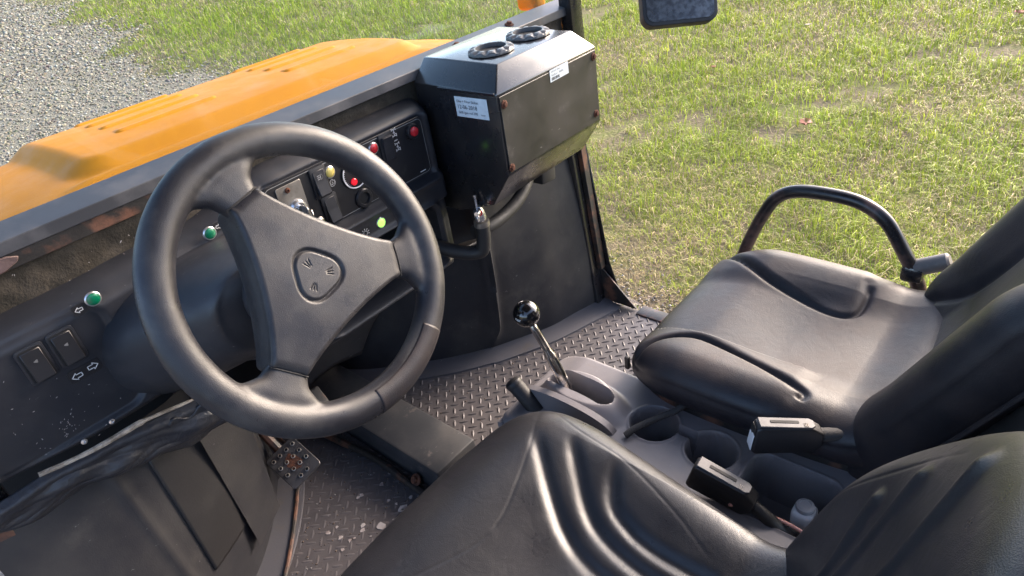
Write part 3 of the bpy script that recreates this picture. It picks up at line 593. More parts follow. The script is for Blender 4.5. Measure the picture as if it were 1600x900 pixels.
KR = root('key_ring', (0.4775, 0.935, 1.062), 'ignition key with metal ring and tag hanging from the dashboard lock', 'key')
kc = Vector((0.4775, IPY - 0.010, 1.069))
mk('key', *prism([(-0.0045, -0.004), (0.0045, -0.004), (0.007, 0.002), (0.007, 0.014), (0.003, 0.019), (-0.003, 0.019), (-0.007, 0.014), (-0.007, 0.002)], kc, Vector((0.25, 0, 0.97)), -Y, Vector((0.97, 0, -0.25)), 0.0028, 0.0006, 1), 'steel', KR)
rc = kc + Vector((0.008, -0.017, -0.014)); mk('ring', *tube([rc + Vector((0.003 * math.sin(t), 0.006 * math.sin(t), 0.0125 * math.cos(t))) for t in np.linspace(0, 6.2832, 22)], 0.0011, 8, 2), 'chrome', KR)
tg = kc + Vector((0.014, -0.019, -0.030)); mk('key_tag', *prism([(0.009 * math.cos(t), 0.012 * math.sin(t)) for t in np.linspace(0, 6.2832, 18, endpoint=False)], tg, X, Vector((0.3, 0.2, 0.93)), Y, 0.002, 0.0005, 1), 'steel', KR)
mk('ring', *tube([tg + Vector((0.007 * math.cos(t), -0.003 - 0.001 * math.sin(t), 0.010 * math.sin(t))) for t in np.linspace(0, 6.2832, 20)], 0.0010, 8, 2), 'chrome', KR)
# screws and paint chips on the left of the dash
for x, z in ((0.100, 0.918), (0.060, 0.914)):
    mk('screw', *lathe([(0.0042, 0), (0.0040, 0.0015), (0.0016, 0.0022), (0.0014, 0.001), (0.0001, 0.001)], (x, 0.9335, z), -Y, 14), 'alu', dash, 35)
a = Acc()
for k in range(60):
    x = rng.normal(0.05, 0.05) if k > 22 else rng.normal(0.055, 0.006); z = rng.uniform(0.91, 1.05) if k > 22 else rng.normal(0.945, 0.008)
    if not (-0.04 < x < 0.15): continue
    s = rng.uniform(0.0004, 0.0012); an = rng.uniform(0, 3.1); c_, s__ = math.cos(an), math.sin(an)
    a.add(*prism([(s * q_ * c_ - t * s__ * s, s * q_ * s__ + t * c_ * s) for q_, t in ((-1.3, -.3), (0.2, -.45), (1.4, 0.1), (0.3, .4), (-.8, .3))], (x, float(np.interp(0, [0], [0.9335])) + (0.0068 if sdrr(x, z, 0.055, 1.005, 0.105, 0.085, 0.03) < -0.006 else 0) - 0.0004, z), X, Z, -Y, 0.0004))
tag(a.build('scuff_marks', ['chip'], dash, 0), kind='stuff')
# frayed trim edge and vinyl apron under the left dash
mk('trim_strip', *tube([(-0.002, 0.930, 0.909), (0.05, 0.929, 0.899), (0.10, 0.928, 0.896), (0.135, 0.929, 0.893), (0.205, 0.932, 0.876)], [0.0035, 0.004, 0.0045, 0.0028, 0.0022, 0.002], 8, 8), 'trim', VH, label='pale frayed trim edge below the left dashboard')
P = np.zeros((130, 36, 3)); tops = [(-0.075, 0.902), (0.0, 0.904), (0.1, 0.893), (0.205, 0.874), (0.235, 0.862)]; bots = [(-0.075, 0.858), (-0.04, 0.845), (0.03, 0.842), (0.09, 0.828), (0.13, 0.820), (0.17, 0.800), (0.235, 0.792)]
for i in range(130):
    x = -0.075 + 0.31 * i / 129; zt = np.interp(x, *zip(*tops)); zb = np.interp(x, *zip(*bots))
    for j in range(36):
        t = j / 35; P[i, j] = (x, 0.934 - 0.012 * math.sin(math.pi * (t * 0.92 + 0.02)) ** 0.7 + 0.018 * t ** 4 - 0.005 * math.exp(-((t - 0.12) / 0.07) ** 2) + 0.004 * math.sin(38 * x - 7 * t) * sm(t, 0.1, 0.5) + 0.0014 * math.sin(110 * x + 5 * math.sin(9 * t)) * t + 0.004 * math.sin(22 * x + 3 * t) * t + 0.003 * math.sin(70 * x + 9 * t) * t * (1 - t) * 3 , zt + (zb - zt) * t + 0.003 * math.sin(60 * x) * t)
ap = mk('vinyl_apron', *grid(P), 'apron', VH, 60, label='sagging black vinyl apron stapled under the left dashboard'); ap.modifiers.new('t', 'SOLIDIFY').thickness = 0.003
P = np.zeros((40, 30, 3))
for i in range(40):
    t = i / 39; 
    for j in range(30):
        s = j / 29; P[i, j] = (0.155 + 0.095 * t, 0.920 + 0.07 * s - 0.016 * math.sin(math.pi * s) * (1 - t) + 0.003 * math.sin(9 * s + 5 * t), 0.872 - 0.065 * math.sin(0.5 * math.pi * s) - 0.012 * t + 0.006 * math.sin(14 * t + 4 * s))
mk('apron_fold', *grid(P), 'apron', VH, 60).modifiers.new('t', 'SOLIDIFY').thickness = 0.004
mk('apron_seam', *tube([(0.165, 0.975, 0.806), (0.205, 0.972, 0.796), (0.235, 0.955, 0.812), (0.246, 0.935, 0.838), (0.250, 0.945, 0.86)], 0.0045, 8, 6), 'apron', VH)

# ------------------------------------------------------------------ steering wheel and column
WC = Vector((0.324, 0.668, 1.110)); tl, yw = math.radians(26.2), math.radians(3)
WN = Vector((math.sin(yw) * math.cos(tl), -math.cos(yw) * math.cos(tl), math.sin(tl))).normalized()
WU = Vector((math.cos(yw), math.sin(yw), 0)); WV = WN.cross(WU)
def wp(a, b, h=0): return WC + WU * a + WV * b + WN * h
RR = 0.1695
bm = bmesh.new(); NT, NM = 128, 20; vs = []
for i in range(NT):
    th = 2 * math.pi * i / NT; r1v = []
    for k in range(NM):
        ph = 2 * math.pi * k / NM; rr = RR + 0.0205 * math.cos(ph); h = 0.0185 * math.sin(ph); r1v.append(bm.verts.new(wp(rr * math.cos(th), rr * math.sin(th), h)))
    vs.append(r1v)
for i in range(NT):
    for k in range(NM): bm.faces.new((vs[i][k], vs[(i + 1) % NT][k], vs[(i + 1) % NT][(k + 1) % NM], vs[i][(k + 1) % NM]))
SP = [102, -19, -139]
for ad in SP:
    cs, sn = math.cos(math.radians(ad)), math.sin(math.radians(ad)); sec = []
    for r, wdt, th, h in ((0.106, 0.0225, 0.012, -0.003), (0.115, 0.0235, 0.012, -0.002), (0.132, 0.030, 0.0125, -0.001), (0.145, 0.044, 0.013, 0), (0.156, 0.062, 0.012, 0), (0.166, 0.070, 0.007, 0)):
        ring = []
        for k in range(16):
            p_ = 2 * math.pi * k / 16; c_, s_ = math.cos(p_), math.sin(p_)
            u = wdt * math.copysign(abs(c_) ** 0.6, c_); hh = h + th * math.copysign(abs(s_) ** 0.7, s_)
            rad = r - (0.5 * u * u / RR)
            ring.append(bm.verts.new(wp(rad * cs - u * sn, rad * sn + u * cs, hh)))
        sec.append(ring)
    for a_, b_ in zip(sec[:-1], sec[1:]):
        for k in range(16): bm.faces.new((a_[k], a_[(k + 1) % 16], b_[(k + 1) % 16], b_[k]))
    bm.faces.new(sec[0][::-1]); bm.faces.new(sec[-1])
bmesh.ops.recalc_face_normals(bm, faces=bm.faces)
v, f = bmvf(bm)
SW = mk('steering_wheel', v, f, 'wheel', VH, 0, label='thick black three spoke steering wheel with worn rim')
md = SW.modifiers.new('join', 'REMESH'); md.mode = 'VOXEL'; md.voxel_size = 0.0022; md.use_smooth_shade = True
md = SW.modifiers.new('soft', 'SMOOTH'); md.factor = 0.5; md.iterations = 14
# hub cover: domed three-armed plate
def hub_outline():
    P = []; r0, a0, rv = 0.1180, math.radians(10.5), 0.0680
    x0, y0 = r0 * math.cos(math.radians(49.5)), r0 * math.sin(math.radians(49.5))       # corner seen from the valley bisector
    cxv = (x0 * x0 + y0 * y0 - rv * rv) / (2 * (x0 - rv)); Rv = cxv - rv; am = math.atan2(y0, cxv - x0)
    for ad in SP:
        a = math.radians(ad); cs, sn = math.cos(a), math.sin(a)
        for r, u in ((0.1164, 0.014), (0.117, 0), (0.1164, -0.014)): P.append((r * cs - u * sn, r * sn + u * cs))
        m_ = math.radians(ad - 60); cs, sn = math.cos(m_), math.sin(m_)
        for k in range(13):
            t = am * (1 - 2 * k / 12); q = (cxv - Rv * math.cos(t), Rv * math.sin(t)); P.append((q[0] * cs - q[1] * sn, q[0] * sn + q[1] * cs))
    return P
HO = hub_outline(); C3 = catmull([(a, b, 0) for a, b in HO + [HO[0]]], 6); HO2 = [(p.x, p.y) for p in C3[:-1]]
def emb_sd(x, y):
    th = np.arctan2(y, x); r = np.hypot(x, y); return r - (0.0275 + 0.0030 * np.cos(3 * (th - math.radians(102)))), th
def hubH(x, y):
    d, th = emb_sd(x, y); r = np.hypot(x, y)
    h = 0.0195 - 0.40 * r ** 2 - 0.0032 * np.exp(-((d - 0.0015) / 0.0022) ** 2) - 0.0006 * sm(-d, 0, 0.004)
    for ad in SP:
        c_, s_ = math.cos(math.radians(ad)), math.sin(math.radians(ad)); a = x * c_ + y * s_; b = -x * s_ + y * c_
        for o in (-1, 0, 1):
            lx = (a - 0.011) / 0.010; bb = b - o * (0.0015 + 0.0032 * np.clip(lx, 0, 1) ** 1.3)
            h = h - 0.0011 * np.exp(-(bb / 0.0007) ** 2) * sm(lx, 0, 0.15) * sm(1 - lx, 0, 0.25)
    return h
R3, f = pad(HO2, (0, 0), hubH, 0.040, 0.90, 0.0065, 130, 420, 0.004, 8, 0.004)
mk('hub_cover', [wp(a, b, h) for a, b, h in R3], f, 'wheel', SW, 50, label='three armed steering wheel hub pad with rounded triangle emblem')
for ad in SP:
    cs, sn = math.cos(math.radians(ad)), math.sin(math.radians(ad))
    mk('seam_gap', *tube([wp(0.1175 * cs - u * sn, 0.1175 * sn + u * cs, 0.0070 + 0.0035 * math.sqrt(max(0, 1 - (u / 0.024) ** 2))) for u in np.linspace(-0.023, 0.023, 9)], 0.0011, 6, 2), 'dark', SW)
# repaired patch of the rim
P = np.zeros((46, 15, 3))
for i in range(46):
    th = math.radians(-96 + 42 * i / 45)
    for k in range(15):
        ph = math.radians(18 + 6 * math.sin(i * 0.5) + (112 - 6 * math.sin(i * 0.5)) * k / 14); wob = 0; P[i, k] = wp((RR + 0.0207 * math.cos(ph) + wob) * math.cos(th), (RR + 0.0207 * math.cos(ph) + wob) * math.sin(th), 0.0188 * math.sin(ph))
mk('rim_patch', *grid(P), 'vinyl', SW, 60, label='smooth shiny patch glued on the steering wheel rim').modifiers.new('t', 'SOLIDIFY').thickness = 0.0012
# column cowl between dash and wheel
secs = [(0.960, 0.300, 0.980, 0.176, 0.108), (0.940, 0.302, 0.984, 0.172, 0.102), (0.905, 0.306, 0.998, 0.158, 0.096), (0.865, 0.312, 1.014, 0.136, 0.088), (0.825, 0.317, 1.028, 0.112, 0.078), (0.795, 0.319, 1.040, 0.094, 0.070), (0.782, 0.320, 1.046, 0.084, 0.064), (0.778, 0.320, 1.050, 0.072, 0.058), (0.772, 0.320, 1.055, 0.052, 0.046), (0.770, 0.320, 1.056, 0.040, 0.038)]
P = np.array([[(cx + rx * math.copysign(abs(math.cos(t)) ** 0.85, math.cos(t)), y, cz + rz * math.copysign(abs(math.sin(t)) ** 0.85, math.sin(t))) for t in np.linspace(0, 2 * math.pi, 73)] for y, cx, cz, rx, rz in secs])
big = []
for k in range(73): big.append([list(p) for p in catmull(P[:, k], 6)])
cowl = mk('column_cowl', *grid(np.array(big)), 'plastic', VH, 60, label='rounded black cowl around the steering column')
cl = Acc(); cl.add(*tube([(0.320, 0.80, 1.044), WC - WN * 0.05], 0.047, 28, 0)); cl.add(*tube([WC - WN * 0.055, WC - WN * 0.008], 0.036, 28, 0))
cl.build('steering_column', ['plastic'], VH, 40)
mk('column_lever', *tube([(0.36, 0.80, 1.03), (0.40, 0.79, 1.012), (0.425, 0.78, 1.008), (0.436, 0.775, 1.012)], 0.0045, 10, 6), 'chrome', VH, label='bright bent adjusting lever behind the steering wheel')

# ------------------------------------------------------------------ floor, tunnel, footwells
FZ = 0.38
fl = mk('floor_plate', *rbox((0.62, 0.88, FZ - 0.006), (1.36, 1.30, 0.012), 0.001, 1), 'floor', VH, 35, label='grey steel tread plate floor')
vt, ft = [], []; p_ = 0.0215; k = 0
NS = 7
for i in range(-80, 81):
    for j in range(-80, 81):
        x = 0.62 + (i - j) * p_ * 0.7071; y = 1.0 + (i + j) * p_ * 0.7071; an = math.radians(45 if (i + j) % 2 else 135)
        if not (-0.045 < x < 1.285 and 0.53 < y < 1.46): continue
        ca, sa = math.cos(an), math.sin(an); hl = 0.0122; k = len(vt)
        hh = 0.0026 * (0.55 if x < 0.5 else 1.0)
        for q in range(NS):
            t = -1 + 2 * q / (NS - 1); wq = 0.0034 * (1 - t * t) ** 0.75; hz = hh * (1 - t * t) ** 0.6; L = hl * t
            for s, z in ((-1, 0), (0, hz), (1, 0)): vt.append((x + L * ca - s * wq * sa, y + L * sa + s * wq * ca, FZ - 0.0001 + z))
        for q in range(NS - 1):
            for s in range(2): b0 = k + q * 3 + s; ft.append((b0, b0 + 3, b0 + 4, b0 + 1))
tag(mk('tread_bumps', vt, ft, 'tread', fl, 70), kind='stuff')
tun = mk('floor_tunnel', *rbox((0.584, 1.12, 0.415), (0.116, 0.54, 0.074), 0.006, 2), 'tunnel', VH, 40, label='scratched dark steel tunnel box along the middle of the floor')
mk('brake_pipe', *tube([(0.470, 1.36, 0.40), (0.490, 1.20, 0.395), (0.507, 1.05, 0.393), (0.503, 0.93, 0.392), (0.506, 0.80, 0.391)], 0.0085, 9, 6), 'rustblack', VH, label='muddy rusty pipe beside the floor tunnel')
bolt(tun, (0.512, 0.915, 0.405), (-0.7, 0, 0.7), 1.3)
a = Acc()
for k in range(44):
    x, y = rng.uniform(0.30, 0.52), rng.uniform(0.80, 1.02)
    if k < 14: x, y = rng.normal(0.445, 0.02), rng.normal(0.86, 0.03)
    s = rng.uniform(0.002, 0.006) * (3.0 if k < 9 else 1.0); an0 = rng.uniform(0, 6)
    pts = [(s * rng.uniform(0.5, 1.4) * math.cos(an0 + t), s * rng.uniform(0.5, 1.3) * math.sin(an0 + t)) for t in np.linspace(0, 6.28, 8, endpoint=False)]
    a.add(*prism(pts, (x, y, FZ + 0.0006), X, Y, Z, 0.0009))
tag(a.build('paint_chips', ['chip'], fl, 0), kind='stuff')
# crumbs of soil and grit trodden into the plate
ng = 2600; gx_ = rng.uniform(-0.03, 1.26, ng); gy_ = rng.uniform(0.62, 1.30, ng)
half_ = ng // 2; gx_[:half_] = rng.uniform(0.22, 0.53, half_); gy_[:half_] = 0.75 + 0.5 * rng.random(half_)
gx_[:300] = 0.505 + rng.normal(0, 0.014, 300); gy_[:300] = rng.uniform(0.80, 1.25, 300)
B_ = np.array([[1, 0, 0], [-1, 0, 0], [0, 1, 0], [0, -1, 0], [0, 0, .6], [0, 0, -.5]], float); T_ = np.array([[0, 2, 4], [2, 1, 4], [1, 3, 4], [3, 0, 4], [2, 0, 5], [1, 2, 5], [3, 1, 5], [0, 3, 5]])
s_ = 0.0006 + 0.0022 * rng.random(ng) ** 4; Pg = B_[None] * s_[:, None, None] * rng.uniform(0.5, 1.4, (ng, 6, 3)) + np.stack([gx_, gy_, FZ + s_ * 0.3], 1)[:, None]
cg = rng.uniform(0.5, 1.3, (ng, 1)) * np.array([[0.13, 0.095, 0.07]]); cg = np.where(rng.random((ng, 1)) < 0.15, cg * 0.3 + 0.22, cg)
gt = bulk('floor_grit', Pg.reshape(-1, 3), (T_[None] + (np.arange(ng) * 6)[:, None, None]).reshape(-1, 3), np.repeat(cg, 6, 0), 'stones'); gt.parent = fl; tag(gt, kind='stuff')
# pedal pad with punched holes
PO = Vector((0.353, 1.098, 0.497)); PU = Vector((0.80, -0.60, 0.0)).normalized(); PVv = Vector((-0.30, -0.42, 0.86)); PN = PU.cross(PVv).normalized()
if PN.z < 0: PN = -PN
PN = Vector((-0.25, -0.45, 0.86)).normalized(); PU = Vector((0.92, -0.05, 0.24)); PU = (PU - PN * PU.dot(PN)).normalized(); PVv = PN.cross(PU)
ped = mk('brake_pedal', *prism(rrect(0.037, 0.045, 0.008), PO, PU, PVv, -PN, 0.006, 0.001, 1), 'pedal', VH, 35, label='square perforated metal pedal pad with worn paint')
for i in range(4):
    for j in range(4):
        if (i, j) in ((0, 0), (3, 0)): continue
        c = PO + PU * (-0.0255 + 0.017 * i) + PVv * (-0.032 + 0.021 * j)
        aa = Acc(); aa.add(*lathe([(0.0048, 0.0), (0.0046, 0.0022), (0.0034, 0.0026), (0.0030, 0.0006)], c, PN, 12, cap=False), 0); aa.add(*lathe([(0.0031, 0.0007), (0.0001, 0.0007)], c, PN, 12, cap=False), 1); aa.build('pedal_hole', ['steel', 'dark'], ped, 40)
mk('pedal_worn_patch', *prism([(-0.010, -0.014), (0.004, -0.020), (0.016, -0.010), (0.014, 0.006), (0.006, 0.022), (-0.006, 0.018), (-0.014, 0.002)], PO + PN * 0.0003, PU, PVv, PN, 0.0005), 'rust', ped, 0)
mk('pedal_arm', *tube([PO - PN * 0.006, PO - PN * 0.03 + Y * 0.02, (0.345, 1.25, 0.60), (0.36, 1.30, 0.72)], 0.010, 8, 6), 'rustblack', ped)
mk('throttle_pedal', *rbox((0.470, 1.155, 0.520), (0.060, 0.018, 0.10), 0.006, 2, Matrix.Rotation(-0.75, 3, 'X')), 'rustblack', VH, 40, label='worn flat throttle pedal beneath the steering wheel')
# wheel-arch footwell walls: bottom curve on the floor, top curve under the dash
def loft(bot, top, n1=90, n2=40, bow=0.0, fn=None):
    def rs(c):
        P = np.array([list(p) for p in catmull(c, 12)]); d = np.r_[0, np.cumsum(np.linalg.norm(np.diff(P, axis=0), axis=1))]; t = np.linspace(0, d[-1], n1)
        return np.stack([np.interp(t, d, P[:, k]) for k in range(3)], 1)
    b, t = rs(bot), rs(top); s = np.linspace(0, 1, n2)[None, :, None]; P = b[:, None] * (1 - s) + t[:, None] * s
    P[..., 1] += bow * np.sin(np.pi * s[..., 0])
    if fn is not None: P = fn(P)
    return P
bl = [(-0.10, 0.945, FZ), (0.05, 0.955, FZ), (0.17, 1.02, FZ), (0.25, 1.09, FZ), (0.32, 1.175, FZ), (0.375, 1.27, FZ), (0.40, 1.42, FZ)]
tp = [(-0.10, 0.990, 0.86), (0.05, 0.995, 0.86), (0.16, 1.005, 0.85), (0.23, 1.03, 0.85), (0.29, 1.09, 0.85), (0.33, 1.2, 0.84), (0.34, 1.42, 0.84)]
LP = loft(bl, tp, 140, 60, -0.02)
ii, jj = np.meshgrid(np.arange(140), np.arange(60), indexing='ij')
for c0, c1, dep in ((74, 86, 0.012), (92, 100, 0.008), (30, 34, 0.004)): LP[..., 1] -= dep * np.exp(-((ii - (c0 + (c1 - c0) * (60 - jj) / 60)) / 1.6) ** 2) * sm(60 - jj, 0, 10)
fw = mk('footwell_liner', *grid(LP), 'matrub', VH, 60, label='dark rubber wheel arch liner in the driver footwell')
def flange(curve, wdt, zt, nx=90):
    P = catmull(curve, 14); out = np.zeros((len(P), 5, 3))
    for i, p in enumerate(P):
        t = (P[min(i + 1, len(P) - 1)] - P[max(0, i - 1)]).normalized(); nrm = Vector((t.y, -t.x, 0)) if wdt > 0 else Vector((-t.y, t.x, 0)); wd = abs(wdt)
        for j, (s, z) in enumerate(((-0.15, 0.012), (0.1, 0.009), (0.8, 0.006), (1.0, 0.004), (1.02, -0.002))): q_ = p + nrm * wd * s; out[i, j] = (q_.x, q_.y, FZ + z + zt)
    return out
mk('liner_flange', *grid(flange(bl, 0.058, 0.001)), 'flangerub', fw, 50)
mk('floor_cable', *tube([(0.185, 0.95, 0.389), (0.235, 1.00, 0.388), (0.30, 1.075, 0.388), (0.365, 1.16, 0.389), (0.405, 1.235, 0.395), (0.41, 1.31, 0.41)], 0.0045, 8, 6), 'rustblack', VH, label='brown cable lying along the footwell edge')
mk('liner_patch', *grid(LP[40:68, 18:52] + np.array([0, -0.0035, 0.0])), 'patch', fw, 60).modifiers.new('t', 'SOLIDIFY').thickness = 0.003
gp = [(0.205, 1.012, 0.455), (0.275, 1.040, 0.480), (0.305, 1.075, 0.70), (0.255, 1.000, 0.83), (0.195, 0.985, 0.82)]
mk('liner_gusset', [*gp, *[(x + 0.02, y + 0.10, z) for x, y, z in gp]], [(0, 1, 2, 3, 4), (9, 8, 7, 6, 5)] + [(i, i + 5, (i + 1) % 5 + 5, (i + 1) % 5) for i in range(5)], 'matrub', fw, 30)
# passenger side
br = [(1.30, 0.955, FZ), (1.20, 0.985, FZ), (1.08, 1.025, FZ), (0.965, 1.085, FZ), (0.945, 1.10, FZ), (0.86, 1.165, FZ), (0.78, 1.245, FZ), (0.70, 1.335, FZ), (0.66, 1.42, FZ)]
tr_ = [(1.30, 1.03, 0.90), (1.20, 1.035, 0.90), (1.08, 1.04, 0.90), (0.935, 1.045, 0.90), (0.915, 1.065, 0.90), (0.86, 1.165, 0.90), (0.80, 1.27, 0.90), (0.74, 1.36, 0.90), (0.70, 1.44, 0.90)]
RP = loft(br, tr_, 180, 50, -0.012); zf = (RP[..., 2] - FZ) / 0.52
RP[..., 1] -= 0.030 * np.exp(-((RP[..., 0] - (0.955 - 0.02 * zf)) / 0.016) ** 2) * sm(RP[..., 2], FZ + 0.01, FZ + 0.10) * np.where(RP[..., 0] > 0.955 - 0.02 * zf, 1, 0.55) + 0.004 * np.exp(-((RP[..., 0] - 1.12) / 0.05) ** 2)
fr_ = mk('footwell_liner', *grid(RP), 'matrub', VH, 35, label='dark rubber wheel arch liner in the passenger footwell')
mk('liner_flange', *grid(flange([(x, y, z) for x, y, z in br], -0.060, 0.001)), 'flangerub', fr_, 50)
mk('footwell_bulkhead', *rbox((0.60, 1.44, 0.66), (1.36, 0.02, 0.62), 0.004, 1), 'dark', VH)
# fairing that drops forward from the dash pocket
P = np.zeros((50, 40, 3))
for i in range(50):
    u = i / 49
    for j in range(40):
        t = j / 39; ang = t * 1.35; xr = 0.885 - 0.20 * t ** 1.3; xl = 0.38 + 0.10 * t
        x = xl + (xr - xl) * u; P[i, j] = (x, 0.965 + 0.38 * math.sin(ang) ** 1.2 * 0.9, 0.800 - 0.34 * (1 - math.cos(ang)) - 0.06 * t + 0.02 * math.sin(math.pi * u))
mk('dash_fairing', *grid(P), 'matrub', VH, 60, label='dark fairing curving forward under the dashboard pocket').modifiers.new('t', 'SOLIDIFY').thickness = 0.006
mk('heater_shelf', *prism([(0.76, 1.012), (1.28, 1.012), (1.28, 1.05), (0.76, 1.05)], (0, 0, 0.885), X, Y, Z, 0.20, 0.004, 1), 'dark', VH, 40)
mk('pocket_back', *rbox((0.603, 1.085, 0.888), (0.36, 0.006, 0.20), 0), 'dark', VH)
# door posts with rust strip, bolts, gusset
for side, px0, s in (('right', 1.283, 1), ('left', -0.062, -1)):
    a = Acc()
    a.add(*prism([(-0.022, 0), (0.022, 0), (0.018, 0.62), (-0.018, 0.68)], (px0, 0.955, FZ), X, Vector((0, 0.095, 1)), Y, 0.07, 0.006, 2), 0)
    post = a.build('door_post', ['blackmetal'], VH, 40, 'black steel door post with rusty strip on the passenger side' if s > 0 else 'black steel door post beside the driver footwell')
    mk('rust_strip', *prism([(-0.011, 0), (0.010, 0), (0.010, 0.50), (-0.010, 0.50)], (px0 + 0.010 * s, 0.9545 + 0.010, FZ + 0.115), X, Vector((0, 0.095, 1)), -Y, 0.003 + 0.011, 0.001, 1), 'rustblack', post, 35)
    for zz in (0.20, 0.345, 0.485): bolt(post, (px0 + 0.010 * s, 0.9500 + 0.095 * zz, FZ + zz), (0, -1, 0.05), 0.75, 'rivet')
    mk('post_flange', *prism([(0, 0), (0.058, 0), (0.030, 0.13), (0.010, 0.60), (0, 0.60)], (px0 + 0.0225 * s, 0.957, FZ), -Y, Vector((0, 0.095, 1)), Vector((s, 0, 0)), 0.004, 0.001, 1), 'blackmetal', post, 35)
    mk('gusset', *prism([(0, 0), (0.105, 0.0), (0.0, 0.115)], (px0 + 0.018 * s, 0.957, FZ + 0.004), -Y, Vector((0, 0.095, 1)), Vector((-s, 0, 0)), 0.005, 0.001, 1), 'rustblack', post, 35)
    mk('sill', *prism([(0, 0), (0.045, 0), (0.045, 0.05), (0, 0.05)], (px0 - 0.004 - (0.04 if s < 0 else 0), 0.845, FZ - 0.045), X, Z, -Y, 1.0, 0.004, 2), 'rustblack', VH, 40, label='rust edged door sill plate on the passenger side' if s > 0 else 'rust edged door sill plate on the driver side')

# ------------------------------------------------------------------ heater box
hv = [(0.80, 0.93, 0.915), (0.80, 0.83, 0.947), (0.80, 0.78, 1.015), (0.80, 0.78, 1.163), (0.80, 0.925, 1.167), (0.836, 0.802, 1.202), (0.836, 0.925, 1.204)]
hr = [(1.09, 0.93, 0.915), (1.09, 0.83, 0.947), (1.09, 0.78, 1.015), (1.09, 0.78, 1.163), (1.09, 0.925, 1.167), (1.048, 0.802, 1.202), (1.048, 0.925, 1.204)]
hv += [(0.80, 0.985, 0.915), (0.80, 0.985, 1.167), (0.836, 0.985, 1.204)]; hr += [(1.09, 0.985, 0.915), (1.09, 0.985, 1.167), (1.048, 0.985, 1.204)]
bm = bmesh.new(); Lh = [bm.verts.new(p) for p in hv]; Rh = [bm.verts.new(p) for p in hr]
for q_ in ((0, 1, 2, 3, 4, 8, 7), (4, 3, 5, 6, 9, 8)): bm.faces.new([Lh[i] for i in q_]); bm.faces.new([Rh[i] for i in q_][::-1])
for i, j in ((7, 0), (0, 1), (1, 2), (2, 3), (3, 5), (5, 6), (6, 9), (9, 8), (8, 7)):
    try: bm.faces.new((Lh[i], Lh[j], Rh[j], Rh[i]))
    except ValueError: pass
bmesh.ops.remove_doubles(bm, verts=bm.verts, dist=1e-5); bmesh.ops.recalc_face_normals(bm, faces=bm.faces)
bmesh.ops.bevel(bm, geom=[e for e in bm.edges if len(e.link_faces) == 2 and e.calc_face_angle(0) > 0.2], offset=0.0022, segments=2, profile=0.5, affect='EDGES')
HB = mk('heater_box', *bmvf(bm), 'blackmetal', VH, 30, label='black sheet metal heater box with two round vents on the dash')
mk('lid_lip', *rbox((0.7995, 0.853, 1.1630), (0.0035, 0.138, 0.0055), 0.0012, 1), 'blackmetal', HB, 35)
mk('heater_front_plate', *prism([(0.804, 1.020), (1.086, 1.020), (1.086, 1.158), (0.804, 1.158)], (0, 0.7795, 0), X, Z, -Y, 0.0018, 0.0006, 1), 'satin', HB, 35, label='worn satin black front panel of the heater box')
for x, z in ((0.813, 1.143), (1.078, 1.147), (1.073, 1.036), (0.806 + 0.003, 1.029)): bolt(HB, (x, 0.7778, z), (0, -1, 0), 0.72)
def vent(x, y):
    n1 = 96; prof = [(0.0430, 0.000), (0.0430, 0.0035), (0.0415, 0.0065), (0.0365, 0.0085), (0.0305, 0.0085), (0.0285, 0.008), (0.028, 0.001), (0.0275, -0.03)]; v = []; f = []
    for i, (r, h) in enumerate(prof):
        for k in range(n1):
            th = 2 * math.pi * k / n1; sc_ = 0.5 + 0.5 * math.cos(12 * th); rr = r + (0.0012 * (sc_ - 0.5) if i < 3 else 0); dh = -0.0030 * sc_ ** 2 if i == 2 else (-0.0045 * sc_ ** 2 if i == 3 else 0)
            v.append((x + rr * math.cos(th), y + rr * 0.97 * math.sin(th), 1.2042 + h + dh))
    for i in range(len(prof) - 1):
        for k in range(n1): f.append((i * n1 + k, i * n1 + (k + 1) % n1, (i + 1) * n1 + (k + 1) % n1, (i + 1) * n1 + k))
    a = Acc(); a.add(v, f, 0); a.add(*lathe([(0.0278, 0.0005), (0.0001, 0.0008)], (x, y, 1.2042), Z, 40, cap=False), 1)
    return a.build('air_vent', ['ventgrey', 'dark'], HB, 35)
vent(0.895, 0.868); vent(1.000, 0.868)
# paper labels
L1 = Acc(); o1, u1, v1_, n1_ = Vector((0.7988, 0.882, 1.116)), Vector((0, -1, 0.012)), Z, -X
L1.add(*prism([(0, 0), (0.0785, 0.0), (0.0785, 0.0365), (0, 0.0365)], o1, u1, v1_, n1_, 0.0005), 0)
L1.add(*text('Olie + Filter Skiftet', 0.0068, o1 + u1 * 0.0045 + Z * 0.0262, u1, Z, n1_, 0.0009), 1); L1.add(*text('12-06-2018', 0.0105, o1 + u1 * 0.0045 + Z * 0.0150, u1, Z, n1_, 0.0009), 1); L1.add(*text('Skift igen ved 390', 0.0066, o1 + u1 * 0.0060 + Z * 0.0062, u1, Z, n1_, 0.0009), 1); L1.add(*text('timer', 0.0050, o1 + u1 * 0.0605 + Z * 0.0062, u1, Z, n1_, 0.0009), 1)
L1.build('service_label', ['paper', 'ink'], HB, 0, 'white oil change label on the left side of the heater box')
L2 = Acc(); o2 = Vector((0.942, 0.7776, 1.1395)); L2.add(*prism([(0, 0), (0.055, 0.001), (0.055, 0.0225), (0, 0.0215)], o2, X, Z, -Y, 0.0005), 0)
L2.add(*text('art.navn  Serie', 0.0046, o2 + X * 0.004 + Z * 0.0165, X, Z, -Y, 0.0009), 1); L2.add(*text('Kode nr.  93332', 0.0054, o2 + X * 0.004 + Z * 0.0100, X, Z, -Y, 0.0009), 1)
bx = 0.004
